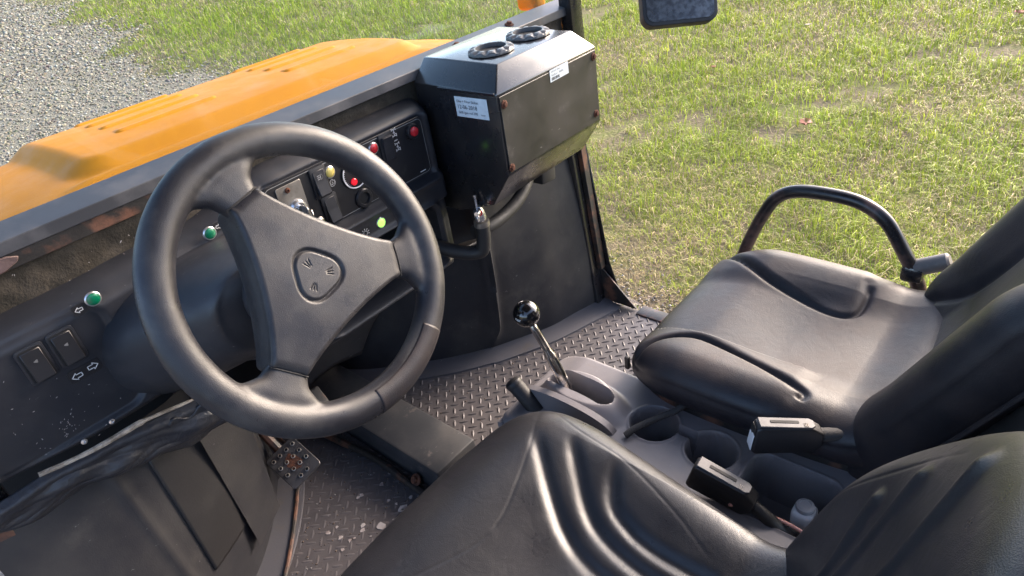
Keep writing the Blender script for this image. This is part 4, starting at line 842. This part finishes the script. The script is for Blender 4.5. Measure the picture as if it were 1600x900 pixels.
for k in range(17):
    wd = random.choice((0.0006, 0.0009, 0.0014)); L2.add(*strokes([[(0, 0), (0, 0.0048)]], wd, o2 + X * bx + Z * 0.0025, X, Z, -Y, 0.0009), 1); bx += wd + random.choice((0.0005, 0.0008))
L2.build('serial_label', ['paper', 'ink'], HB, 0, 'small white barcode label on the front of the heater box')
# valve and hoses under the box
vp = Vector((0.790, 0.868, 0.936)); va = Acc()
va.add(*lathe([(0.011, 0), (0.0125, 0.006), (0.010, 0.02), (0.006, 0.03)], vp + Vector((0.004, 0, -0.026)), Z, 16), 0); va.add(*lathe([(0.0075, 0), (0.0085, 0.004), (0.006, 0.011), (0.0045, 0.016)], vp + Vector((-0.004, -0.006, -0.002)), Vector((-0.8, -0.5, 0.1)), 14), 0)
va.add(*lathe([(0.0028, 0), (0.0028, 0.020), (0.004, 0.022), (0.004, 0.026)], vp + Vector((0, 0, 0.002)), Vector((0.1, 0.1, 1)), 10), 0); va.add(*lathe([(0.0052, 0.004), (0.0060, 0.007), (0.0052, 0.010)], vp + Vector((-0.004, -0.006, -0.002)), Vector((-0.4, -0.9, -0.1)), 12), 1)
va.add(*rbox(vp + Vector((-0.009, -0.006, -0.016)), (0.007, 0.007, 0.012), 0.001, 1), 0); va.build('water_valve', ['alu', 'red'], HB, 40, 'bright metal water valve under the heater box')
mk('hose_clamp', *lathe([(0.0155, 0), (0.0155, 0.011)], vp + Vector((0.007, 0.002, -0.040)), Z, 22), 'steel', HB, 35)
mk('heater_hose', *tube([(0.797, 0.870, 0.905), (0.795, 0.871, 0.868), (0.790, 0.876, 0.842), (0.775, 0.895, 0.838), (0.752, 0.925, 0.848), (0.740, 0.96, 0.858)], 0.0145, 16, 8), 'rubber', HB, label='bent black heater hose below the valve')
mk('heater_hose', *tube([(0.800, 0.900, 0.872), (0.84, 0.895, 0.868), (0.90, 0.90, 0.868), (0.96, 0.91, 0.878), (1.02, 0.93, 0.905), (1.055, 0.95, 0.945)], 0.0140, 16, 8), 'rubber', HB, label='long black heater hose curving up to the right')
mk('hose_bracket', *prism([(0, 0), (0.05, -0.005), (0.058, 0.075), (0.01, 0.08)], (1.065, 0.935, 0.850), X, Z, Y, 0.055, 0.006, 2), 'rubber', HB, 40)
# side mirror
mn = Vector((-0.62, -0.66, 0.42)).normalized(); mu = Vector((0.60, -0.78, 0)); mu = (mu - mn * mu.dot(mn)).normalized(); mv = mn.cross(mu)
if mv.z < 0: mu = -mu; mv = mn.cross(mu)
mo = Vector((1.475, 0.815, 1.225))
sm_ = mk('side_mirror', *prism(rrect(0.086, 0.118, 0.024, 7), mo - mn * 0.002, mu, mv, -mn, 0.035, 0.009, 4), 'rubber', VH, 40, label='black framed side mirror outside the passenger door')
mk('mirror_glass', *prism(rrect(0.077, 0.109, 0.018, 7), mo - mn * 0.0015, mu, mv, mn, 0.001), 'mirror', sm_, 35)
mk('mirror_arm', *tube([mo - mn * 0.03 + mv * 0.05, mo - mn * 0.06 + mv * 0.10, (1.36, 0.97, 1.45), (1.30, 0.985, 1.50)], 0.009, 10, 6), 'rubber', sm_)

# ------------------------------------------------------------------ seats
def gz(x, y, pts, depth, wid, ends=0.08, grow=0.0):
    d, t = dpoly(x, y, pts); e = sm(t, 0.0, ends) * sm(1 - t, 0.0, ends); w_ = wid * (1 + grow * t)
    return -depth * np.exp(-(d / w_) ** 2) * e
def spl(pts, sub=6): return [(p.x, p.y) for p in catmull([(a, b, 0) for a, b in pts], sub)]
seat_base = mk('seat_base', *rbox((1.060, 0.18, 0.488), (0.44, 0.80, 0.224), 0.006, 2), 'seatplate', VH, 40, label='painted steel platform with rust spots under the passenger seat')
mk('seat_base', *rbox((0.290, 0.18, 0.488), (0.64, 0.80, 0.224), 0.006, 2), 'seatplate', VH, 40, label='painted steel platform under the driver seat')
bolt(seat_base, (0.885, 0.553, 0.600), (0, 0, 1), 1.1); bolt(seat_base, (0.850, 0.520, 0.600), (0, 0, 1), 0.9)
mk('platform_bump', *lathe([(0.022, 0), (0.020, 0.004), (0.012, 0.007), (0.0001, 0.008)], (0.905, 0.562, 0.600), Z, 24, 1.0, 0.6), 'seatplate', seat_base, 40)
# passenger seat
PX = 1.010
def pcush(x, y):
    u = x - PX; a = np.abs(u)
    h = 0.712 + 0.016 * sm(a, 0.09, 0.19) * sm(y, 0.10, 0.26) - 0.012 * (1 - np.clip(a / 0.14, 0, 1) ** 2) * sm(0.47 - y, 0, 0.15)
    h = h - 0.020 * sm(y, 0.44, 0.57) + 0.030 * sm(0.20 - y, 0, 0.10)
    gl = spl([(0.800, 0.548), (0.850, 0.530), (0.884, 0.490), (0.892, 0.437), (0.872, 0.345), (0.848, 0.275), (0.834, 0.246), (0.815, 0.250)])
    grr = spl([(1.196, 0.548), (1.165, 0.495), (1.128, 0.430), (1.100, 0.345), (1.088, 0.285), (1.102, 0.254), (1.140, 0.247), (1.178, 0.253)])
    for g_ in (gl, grr): h = h + gz(x, y, g_, 0.0075, 0.0060, 0.06)
    dr, tr = dpoly(x, y, grr); outside = (u > 0.05) & (y > 0.245)
    h = h + 0.006 * np.where(u > 0, sm(dr, 0.0, 0.018), 0) * sm(u, 0.08, 0.13) * sm(y, 0.24, 0.275)
    dl, t2 = dpoly(x, y, gl); h = h + 0.004 * np.where(u < -0.10, sm(dl, 0.0, 0.018), 0) * sm(y, 0.24, 0.28)
    return h
pout = spl([(-0.212, 0.10), (-0.228, 0.22), (-0.236, 0.40), (-0.226, 0.500), (-0.180, 0.556), (-0.09, 0.572), (0, 0.574), (0.09, 0.572), (0.180, 0.556), (0.226, 0.500), (0.236, 0.40), (0.228, 0.22), (0.212, 0.10), (0.10, 0.085), (-0.10, 0.085), (-0.212, 0.10)], 10)[:-1]
pout = [(a + PX, b) for a, b in pout]
R3, f = pad(pout, (PX, 0.33), pcush, -0.634, 0.74, 0.036, 170, 420, 0.010, 12)
PC = mk('passenger_seat', R3, f, 'vinyl', VH, 60, label='faded black vinyl passenger seat with bolstered cushion and side handle')
def backpad(cx, O, ang, outline, Hf, depth, nm, parent, m, cen, lab, s0=0.8, edge=0.035, nr=130):
    ca, sa = math.cos(ang), math.sin(ang); up = Vector((0, -sa, ca)); nn = Vector((0, ca, sa)); O = Vector(O)
    R3, f = pad(outline, cen, Hf, depth, s0, edge, nr, 380, 0.008, 12)
    V = [O + X * a + up * b + nn * h for a, b, h in R3]
    return mk(nm, V, f, m, parent, 60, label=lab), (lambda a, b, h: O + X * a + up * b + nn * h)
pbo = spl([(-0.205, -0.085), (-0.226, 0.0), (-0.238, 0.12), (-0.238, 0.26), (-0.218, 0.37), (-0.16, 0.445), (-0.08, 0.475), (0.08, 0.475), (0.16, 0.445), (0.218, 0.37), (0.238, 0.26), (0.238, 0.12), (0.226, 0.0), (0.205, -0.085), (0.10, -0.10), (-0.10, -0.10), (-0.205, -0.085)], 10)[:-1]
def pback(u, wv):
    a = np.abs(u); b = sm(a, 0.105, 0.185); h = 0.046 * b * sm(wv, -0.10, 0.06) * sm(0.44 - wv, 0, 0.16) + 0.010 * sm(0.10 - wv, 0, 0.12)
    for s in (-1, 1): h = h + gz(u, wv, spl([(s * 0.180, -0.02), (s * 0.150, 0.03), (s * 0.125, 0.10), (s * 0.118, 0.22), (s * 0.135, 0.36), (s * 0.16, 0.42)]), 0.008, 0.007, 0.05)
    return h - 0.010 * (1 - np.clip(a / 0.12, 0, 1) ** 2)
pb, pm = backpad(PX, (PX, 0.132, 0.700), math.radians(26.5), pbo, pback, 0.075, 'backrest', PC, 'vinyl', (0, 0.19), None)
loop = resample(pbo, 120); cpt = np.array([0, 0.19])
mk('piping', *tube([pm(a * 1.012, cpt[1] + (b - cpt[1]) * 1.012, -0.040) for a, b in np.r_[loop, loop[:1]]], 0.0042, 8, 1), 'vinyl', PC)
so = resample(pbo, 140) * np.array([0.985, 1]); aa = Acc()
mk('back_shell', *prism([(a, b) for a, b in so], pm(0, 0, -0.055), X, pm(0, 1, 0) - pm(0, 0, 0), pm(0, 0, -1) - pm(0, 0, 0), 0.045, 0.02, 3), 'satin', PC, 60)
mk('seat_pan', *prism([(PX + (a - PX) * 0.91, 0.33 + (b - 0.33) * 0.96) for a, b in resample(pout, 90)], (0, 0, 0.612), X, Y, Z, 0.026, 0.006, 2), 'rustblack', PC, 40, 'rusty pressed steel pan under the passenger seat')
mk('grab_handle', *tube([(1.262, 0.545, 0.645), (1.266, 0.531, 0.699), (1.269, 0.506, 0.766), (1.27, 0.478, 0.818), (1.27, 0.436, 0.842), (1.27, 0.369, 0.847), (1.27, 0.312, 0.840), (1.27, 0.266, 0.812), (1.27, 0.230, 0.760), (1.27, 0.200, 0.708), (1.268, 0.18, 0.66)], 0.0135, 16, 8), 'tubepaint', PC, 50, 'worn black tube grab handle beside the passenger seat')
ra = Acc(); ra.add(*lathe([(0.010, 0), (0.0165, 0.003), (0.0165, 0.058), (0.012, 0.062)], (1.272, 0.205, 0.724), Vector((0.10, -0.70, 0.35)), 20), 0)
ra.build('handle_grip', ['grip'], PC, 40, 'pale grey round grip at the foot of the grab handle')
mk('handle_joint', *rbox((1.268, 0.205, 0.715), (0.026, 0.04, 0.035), 0.008, 2), 'blackmetal', PC, 40)

# driver seat
DX = 0.360
RIB = [spl([(0.186, 0.562), (0.140, 0.510), (0.092, 0.452), (0.066, 0.414), (0.048, 0.374), (0.040, 0.335), (0.038, 0.27)]),
       spl([(0.206, 0.505), (0.158, 0.458), (0.112, 0.408), (0.088, 0.365), (0.074, 0.300), (0.072, 0.23)]),
       spl([(0.205, 0.420), (0.140, 0.384), (0.116, 0.342), (0.107, 0.300), (0.106, 0.252), (0.108, 0.20)])]
def dcush(x, y):
    u = x - DX; a = np.abs(u)
    h = 0.734 + 0.004 * sm(a, 0.10, 0.20) - 0.030 * (1 - np.clip(a / 0.20, 0, 1) ** 2) * sm(0.56 - y, 0, 0.18) - 0.006 * sm(y, 0.54, 0.64) + 0.03 * sm(0.20 - y, 0, 0.10)
    for r in RIB:
        d, t = dpoly(a, y, r); e = sm(t, 0.0, 0.14) * sm(1 - t, 0, 0.08); h = h - 0.0062 * e * np.exp(-(d / 0.0112) ** 2)
    for s in (spl([(0.240, 0.575), (0.215, 0.50), (0.200, 0.40), (0.165, 0.30), (0.128, 0.225)]), spl([(0.250, 0.60), (0.16, 0.545), (0.05, 0.50), (0.0, 0.49)])):
        h = h + gz(a, y, s, 0.0005, 0.0026, 0.10)
    return h
dout = spl([(-0.190, 0.10), (-0.208, 0.20), (-0.238, 0.38), (-0.256, 0.50), (-0.246, 0.585), (-0.195, 0.630), (-0.09, 0.646), (0, 0.648), (0.09, 0.646), (0.195, 0.630), (0.246, 0.585), (0.256, 0.50), (0.238, 0.38), (0.208, 0.20), (0.190, 0.10), (0.10, 0.085), (-0.10, 0.085), (-0.190, 0.10)], 10)[:-1]
dout = [(a + DX, b) for a, b in dout]
R3, f = pad(dout, (DX, 0.38), dcush, -0.618, 0.68, 0.046, 230, 620, 0.008, 10)
DS = mk('driver_seat', R3, f, 'vinyl_d', VH, 60, label='black leatherette driver seat with chevron grooves in the foreground')
dbo = spl([(-0.205, -0.085), (-0.226, 0.0), (-0.240, 0.11), (-0.238, 0.22), (-0.206, 0.322), (-0.145, 0.415), (-0.090, 0.468), (0.0, 0.495), (0.090, 0.468), (0.145, 0.415), (0.206, 0.322), (0.238, 0.22), (0.240, 0.11), (0.226, 0.0), (0.205, -0.085), (0.10, -0.10), (-0.10, -0.10), (-0.205, -0.085)], 10)[:-1]
BR = [[(0.088, 0.440), (0.027, 0.321), (-0.01, 0.24)], [(0.140, 0.342), (0.091, 0.229), (0.06, 0.15)], [(0.158, 0.262), (0.109, 0.162), (0.08, 0.09)]]
BR = [[(abs(a) if a > 0 else 0.004, b) for a, b in r] for r in BR]
def dback(u, wv):
    a = np.abs(u); h = 0.024 * sm(a, 0.11, 0.20) * sm(0.36 - wv, 0, 0.22) - 0.006 * (1 - np.clip(a / 0.13, 0, 1) ** 2)
    for r in BR:
        d, t = dpoly(a, wv, r); e = sm(t, 0.0, 0.08) * sm(1 - t, 0, 0.1)
        h = h + 0.0060 * e * np.exp(-(d / 0.0095) ** 2)
    h = h + gz(a, wv, spl([(0.215, 0.02), (0.205, 0.15), (0.165, 0.30), (0.11, 0.40)]), 0.0007, 0.0020, 0.1)
    return h
db, dm = backpad(DX, (DX, 0.150, 0.690), math.radians(20), dbo, dback, 0.075, 'backrest', DS, 'vinyl_d', (0, 0.19), None, 0.8, 0.035, 190)
mk('back_shell', *prism([(a, b) for a, b in resample(dbo, 140) * np.array([0.985, 1])], dm(0, 0, -0.055), X, dm(0, 1, 0) - dm(0, 0, 0), dm(0, 0, -1) - dm(0, 0, 0), 0.045, 0.02, 3), 'satin', DS, 60)
mk('seat_pan', *prism([(DX + (a - DX) * 0.96, 0.38 + (b - 0.38) * 0.96) for a, b in resample(dout, 90)], (0, 0, 0.598), X, Y, Z, 0.022, 0.006, 2), 'rustblack', DS, 40)
# rear bulkhead behind the seats
ba = math.radians(24); bu = Vector((0, -math.sin(ba), math.cos(ba)))
mk('rear_bulkhead', *prism([(-0.06, -0.16), (1.30, -0.16), (1.30, 0.52), (-0.06, 0.52)], (0, 0.012, 0.82), X, bu, Vector((0, -math.cos(ba), -math.sin(ba))), 0.02, 0.004, 1), 'satin', VH, 40, label='dark painted bulkhead panel behind the seats')

# ------------------------------------------------------------------ centre console
cx_ = np.arange(0.612, 0.8381, 0.0019); cy_ = np.arange(0.050, 0.7301, 0.0019); A, B = np.meshgrid(cx_, cy_, indexing='ij')
cz = np.full(A.shape, 0.622)
ed_ = sdrr(A, B, 0.725, 0.39, 0.113, 0.340, 0.030); cz = cz - 0.012 * (1 - np.sqrt(np.clip(1 - np.clip((ed_ + 0.012) / 0.012, 0, 1) ** 2, 0, 1)))
hp = np.hypot((A - 0.722) / 0.062, (B - 0.605) / 0.108); cz = cz + 0.036 * (1 - sm(hp, 0.55, 1.0)) * (1 - 0.35 * sm(0.60 - B, 0, 0.10)) 
cz = cz - 0.016 * sm(B, 0.66, 0.73)
sl = sdrr(A, B, 0.727, 0.610, 0.0205, 0.070, 0.0204); cz = cz - 0.085 * (1 - sm(sl, -0.006, 0.001))
c1 = np.hypot(A - 0.742, B - 0.462) - 0.0415; c2 = np.hypot(A - 0.738, B - 0.352) - 0.0415
cz = np.minimum(cz, np.where(c1 < 0.003, 0.622 - 0.115 * (1 - sm(c1, -0.0055, 0.001)), 9)); cz = np.minimum(cz, np.where(c2 < 0.003, 0.622 - 0.115 * (1 - sm(c2, -0.0055, 0.001)), 9))
nk = sdrr(A, B, 0.752, 0.407, 0.010, 0.020, 0.005); cz = np.minimum(cz, np.where(nk < 0.003, 0.622 - 0.045 * (1 - sm(nk, -0.005, 0.001)), 9))
bn = sdrr(A, B, 0.716, 0.220, 0.062, 0.068, 0.024); cz = np.minimum(cz, np.where(bn < 0.003, 0.622 - 0.095 * (1 - sm(bn, -0.0065, 0.001)), 9))
cz = cz + sum(0.0018 * np.exp(-((c_ - 0.0042) / 0.0020) ** 2) for c_ in (c1, c2, bn)) * np.where(cz > 0.60, 1, 0)
cz = np.maximum(cz, 0.505)
con = mk('centre_console', *grid(np.stack([A, B, cz], -1)), 'console', VH, 50, label='grey plastic centre console with cup holders between the seats')
bm = bmesh.new(); bm.from_mesh(con.data); g_ = bmesh.ops.extrude_edge_only(bm, edges=[e for e in bm.edges if e.is_boundary])
for e in g_['geom']:
    if isinstance(e, bmesh.types.BMVert): e.co.z = 0.55
bmesh.ops.recalc_face_normals(bm, faces=bm.faces); bm.to_mesh(con.data); bm.free(); con.data.shade_smooth(); con.data.set_sharp_from_angle(angle=math.radians(50))
# gate wall that rises on the driver side of the lever slot
P = np.zeros((60, 14, 3))
for i in range(60):
    t = math.pi * (0.02 + 0.96 * i / 59); yc, hc = 0.612 + 0.105 * math.cos(t), 0.052 * math.sin(t) ** 0.8
    for j in range(14):
        p2 = 2 * math.pi * j / 13; P[i, j] = (0.690 + 0.011 * math.cos(p2), yc + 0.004 * math.sin(p2) * math.cos(t), 0.612 + hc * (0.95 + 0.10 * math.sin(p2)))
low = P.copy(); low[..., 2] = 0.60
aa = Acc()
top_ = np.zeros((60, 4, 3))
for i in range(60):
    t = math.pi * (0.02 + 0.96 * i / 59); yc, hc = 0.612 + 0.105 * math.cos(t), 0.613 + 0.050 * math.sin(t) ** 0.8
    for j, (dx2, hz) in enumerate(((-0.008, None), (-0.006, 0), (0.006, 0.001), (0.008, None))): top_[i, j] = (0.686 + dx2 - 0.012 * math.sin(t), yc, 0.59 if hz is None else hc + hz)
aa.add(*grid(top_)); aa.build('gate_wall', ['console'], con, 40)
# gear lever
GL = mk('gear_lever', *tube([(0.722, 0.622, 0.600), (0.716, 0.634, 0.650), (0.708, 0.662, 0.730), (0.701, 0.686, 0.788)], [0.0095, 0.0105, 0.0075, 0.0055, 0.005], 14, 8), 'chrome', VH, 50, 'worn chrome gear lever with glossy black ball knob')
kn = Vector((0.7, 0.692, 0.807)); kp = [(0.009, -0.024), (0.011, -0.0225)] + [(0.0245 * math.cos(t), 0.0245 * math.sin(t)) for t in np.linspace(-1.05, 1.5, 22)] + [(0.0002, 0.0245)]
mk('lever_knob', *lathe(kp, kn, (GL.location + Vector((-0.16, 0.34, 0.92))), 40), 'knob', GL, 60, 'glossy black ball knob with worn white lettering')
# worn lettering wrapped on the ball
def on_ball(lines, center, du, dv, wd):
    aa = Acc(); c = Vector(center).normalized(); u = du - c * du.dot(c); u.normalize(); vv = c.cross(u)
    v, f = strokes(lines, wd, (0, 0, 0), X, Y, Z, 0); out = []
    for p in v: d = (c * 0.0245 + u * p.x + vv * p.y).normalized(); out.append(kn + d * 0.02475)
    return out, f
toc = (Vector((0, 0, 1.5)) - kn).normalized(); rt = Vector((0.64, -0.75, -0.14)); upv = -Vector((-0.49, -0.265, -0.83))
L_ = []
for k, gl in enumerate(([[(0, 0), (0, 4)], [(0, 4), (2.4, 4)], [(0, 2.2), (2, 2.2)]], [[(0, 0), (1.3, 4), (2.6, 0)], [(0.6, 1.5), (2, 1.5)]], [[(0, .2), (2.2, .2), (2.2, 2), (0, 2), (0, 4), (2.3, 4)]], [[(1.2, 0), (1.2, 4)], [(0, 4), (2.5, 4)]])):
    L_ += [[((x + k * 3.3 - 6) * 0.00085, (y - 2) * 0.00085) for x, y in l] for l in gl]
aa = Acc(); aa.add(*on_ball(L_, (toc * 0.62 - rt * 0.62 - upv * 0.48), rt, upv, 0.0008)); aa.add(*on_ball([[(-0.004, 0), (0, 0.001), (0.004, -0.0005)], [(0, 0.001), (0.003, 0.0028)]], (toc * 0.30 - rt * 0.42 + upv * 0.85), rt, upv, 0.0012))
tag(fixn(aa.build('knob_lettering', ['white'], GL, 0)), kind='stuff')
HB2 = mk('hand_brake', *tube([(0.664, 0.640, 0.585), (0.662, 0.676, 0.622), (0.660, 0.704, 0.652), (0.659, 0.716, 0.664)], 0.0155, 18, 8), 'rubber', VH, 60, 'short black hand brake grip beside the gear lever')
mk('grip_end', *lathe([(0.0155, -0.004), (0.0165, 0.0), (0.0165, 0.006), (0.012, 0.011), (0.0001, 0.013)], (0.659, 0.712, 0.660), Vector((-0.02, 0.69, 0.72)), 22), 'buckle', HB2, 40)
mk('rubber_tab', *rbox((0.868, 0.598, 0.612), (0.010, 0.010, 0.030), 0.003, 2), 'rubber', con)

# ------------------------------------------------------------------ loose things on the console
def buckle(loc, rz, tilt, label, white):
    Rm = Matrix.Rotation(rz, 3, 'Z') @ Matrix.Rotation(tilt, 3, 'X'); loc = Vector(loc)
    r = root('seat_belt_buckle', loc, label, 'buckle', 'seat belt buckles on the console')
    def pl(p): return loc + Rm @ Vector(p)
    body = [(-0.050, -0.024), (-0.050, 0.022), (-0.044, 0.026), (0.030, 0.028), (0.050, 0.017), (0.052, -0.006), (0.040, -0.022), (-0.044, -0.028)]
    mk('casing', *prism(body, pl((-0.0125, 0, 0)), Rm @ Vector((0, -1, 0)), Rm @ Z, Rm @ X, 0.025, 0.005, 3), 'buckle', r, 40)
    mk('casing_edge', *prism([(-0.046, -0.0105), (-0.046, 0.0105), (0.030, 0.0105), (0.036, 0.006), (0.036, -0.006), (0.030, -0.0105)], pl((0, 0, 0.0262)), Rm @ Vector((0, -1, 0)), Rm @ X, Rm @ Z, 0.0030, 0.001, 1), 'bucklegrey', r, 35)
    mk('slot', *prism(rrect(0.021, 0.0026, 0.001, 2), pl((0.001, 0.008, 0.0293)), Rm @ Y, Rm @ X, Rm @ Z, 0.0006), 'dark', r, 0)
    for k in range(3): mk('grip_mark', *prism([(-0.0005, -0.004), (0.0005, -0.004), (0.0005, 0.004), (-0.0005, 0.004)], pl((-0.005, -0.020 - 0.0024 * k, 0.0292)), Rm @ Y, Rm @ X, Rm @ Z, 0.0008), 'trim', r, 0)
    if white:
        mk('mouth', *prism(rrect(0.010, 0.0225, 0.003), pl((0, 0.0502, -0.001)), Rm @ X, Rm @ Z, Rm @ Y, 0.0008), 'dark', r, 0)
        mk('release_button', *prism([(-0.0095, -0.022), (0.0095, -0.022), (0.0095, 0.004), (0.002, 0.003), (-0.001, 0.008), (-0.0095, 0.008)], pl((0, 0.0500, 0)), Rm @ X, Rm @ Z, Rm @ Y, 0.0022, 0.0006, 1), 'bottle', r, 35)
    return r, pl
b1, f1 = buckle((0.752, 0.240, 0.705), math.radians(38), math.radians(8), 'seat belt buckle with white release mouth on the passenger side', True)
mk('strap', *tube([f1((0, -0.048, 0.006)), f1((0.0, -0.085, 0.006)), (0.815, 0.140, 0.690), (0.815, 0.105, 0.650), (0.81, 0.06, 0.60)], 0.0105, 12, 6), 'webbing', b1)
b2, f2 = buckle((0.652, 0.292, 0.655), math.radians(6), math.radians(16), 'dark seat belt buckle lying beside the driver cushion', False)
mk('strap', *tube([f2((0, -0.048, 0.0)), (0.658, 0.215, 0.622), (0.672, 0.180, 0.585), (0.69, 0.14, 0.56)], 0.0105, 12, 6), 'buckle', b2)
pts = [(0.685, 0.486, 0.628), (0.705, 0.477, 0.634), (0.738, 0.456, 0.640), (0.768, 0.434, 0.646), (0.795, 0.424, 0.652), (0.815, 0.426, 0.648)]
Pc = catmull(pts, 16); v, f = tube(pts, 0.0058, 12, 16)
for i in range(len(Pc)):
    for k in range(12):
        c = Pc[i]; q_ = Vector(v[i * 12 + k]); v[i * 12 + k] = c + (q_ - c) * (1 + 0.10 * math.sin(i * 2.2 + k * 1.05))
tag(mk('braided_cord', v, f, 'webbing', None, 60), 'grey braided cord lying over the front cup holder', 'cord')
tag(mk('wire', *tube([(0.640, 0.275, 0.640), (0.655, 0.258, 0.632), (0.664, 0.225, 0.626), (0.668, 0.190, 0.622), (0.668, 0.15, 0.612)], 0.0028, 8, 8), 'pink', None, 60), 'thin pink wire beside the driver seat cushion', 'wire')
BT = root('bottle', (0.712, 0.188, 0.528), 'white plastic bottle with grey round cap in the console bin', 'bottle')
mk('bottle_body', *rbox((0.712, 0.188, 0.572), (0.034, 0.034, 0.090), 0.009, 3), 'bottle', BT, 50); mk('bottle_cap', *lathe([(0.0135, 0), (0.0140, 0.003), (0.0130, 0.007), (0.009, 0.008), (0.0085, 0.007), (0.0001, 0.007)], (0.712, 0.188, 0.617), Z, 26), 'cap', BT, 35)
mk('bin_bolt', *lathe([(0.008, 0), (0.008, 0.004), (0.006, 0.006), (0.0001, 0.0065)], (0.715, 0.205, 0.5275), Z, 18), 'dark', con)
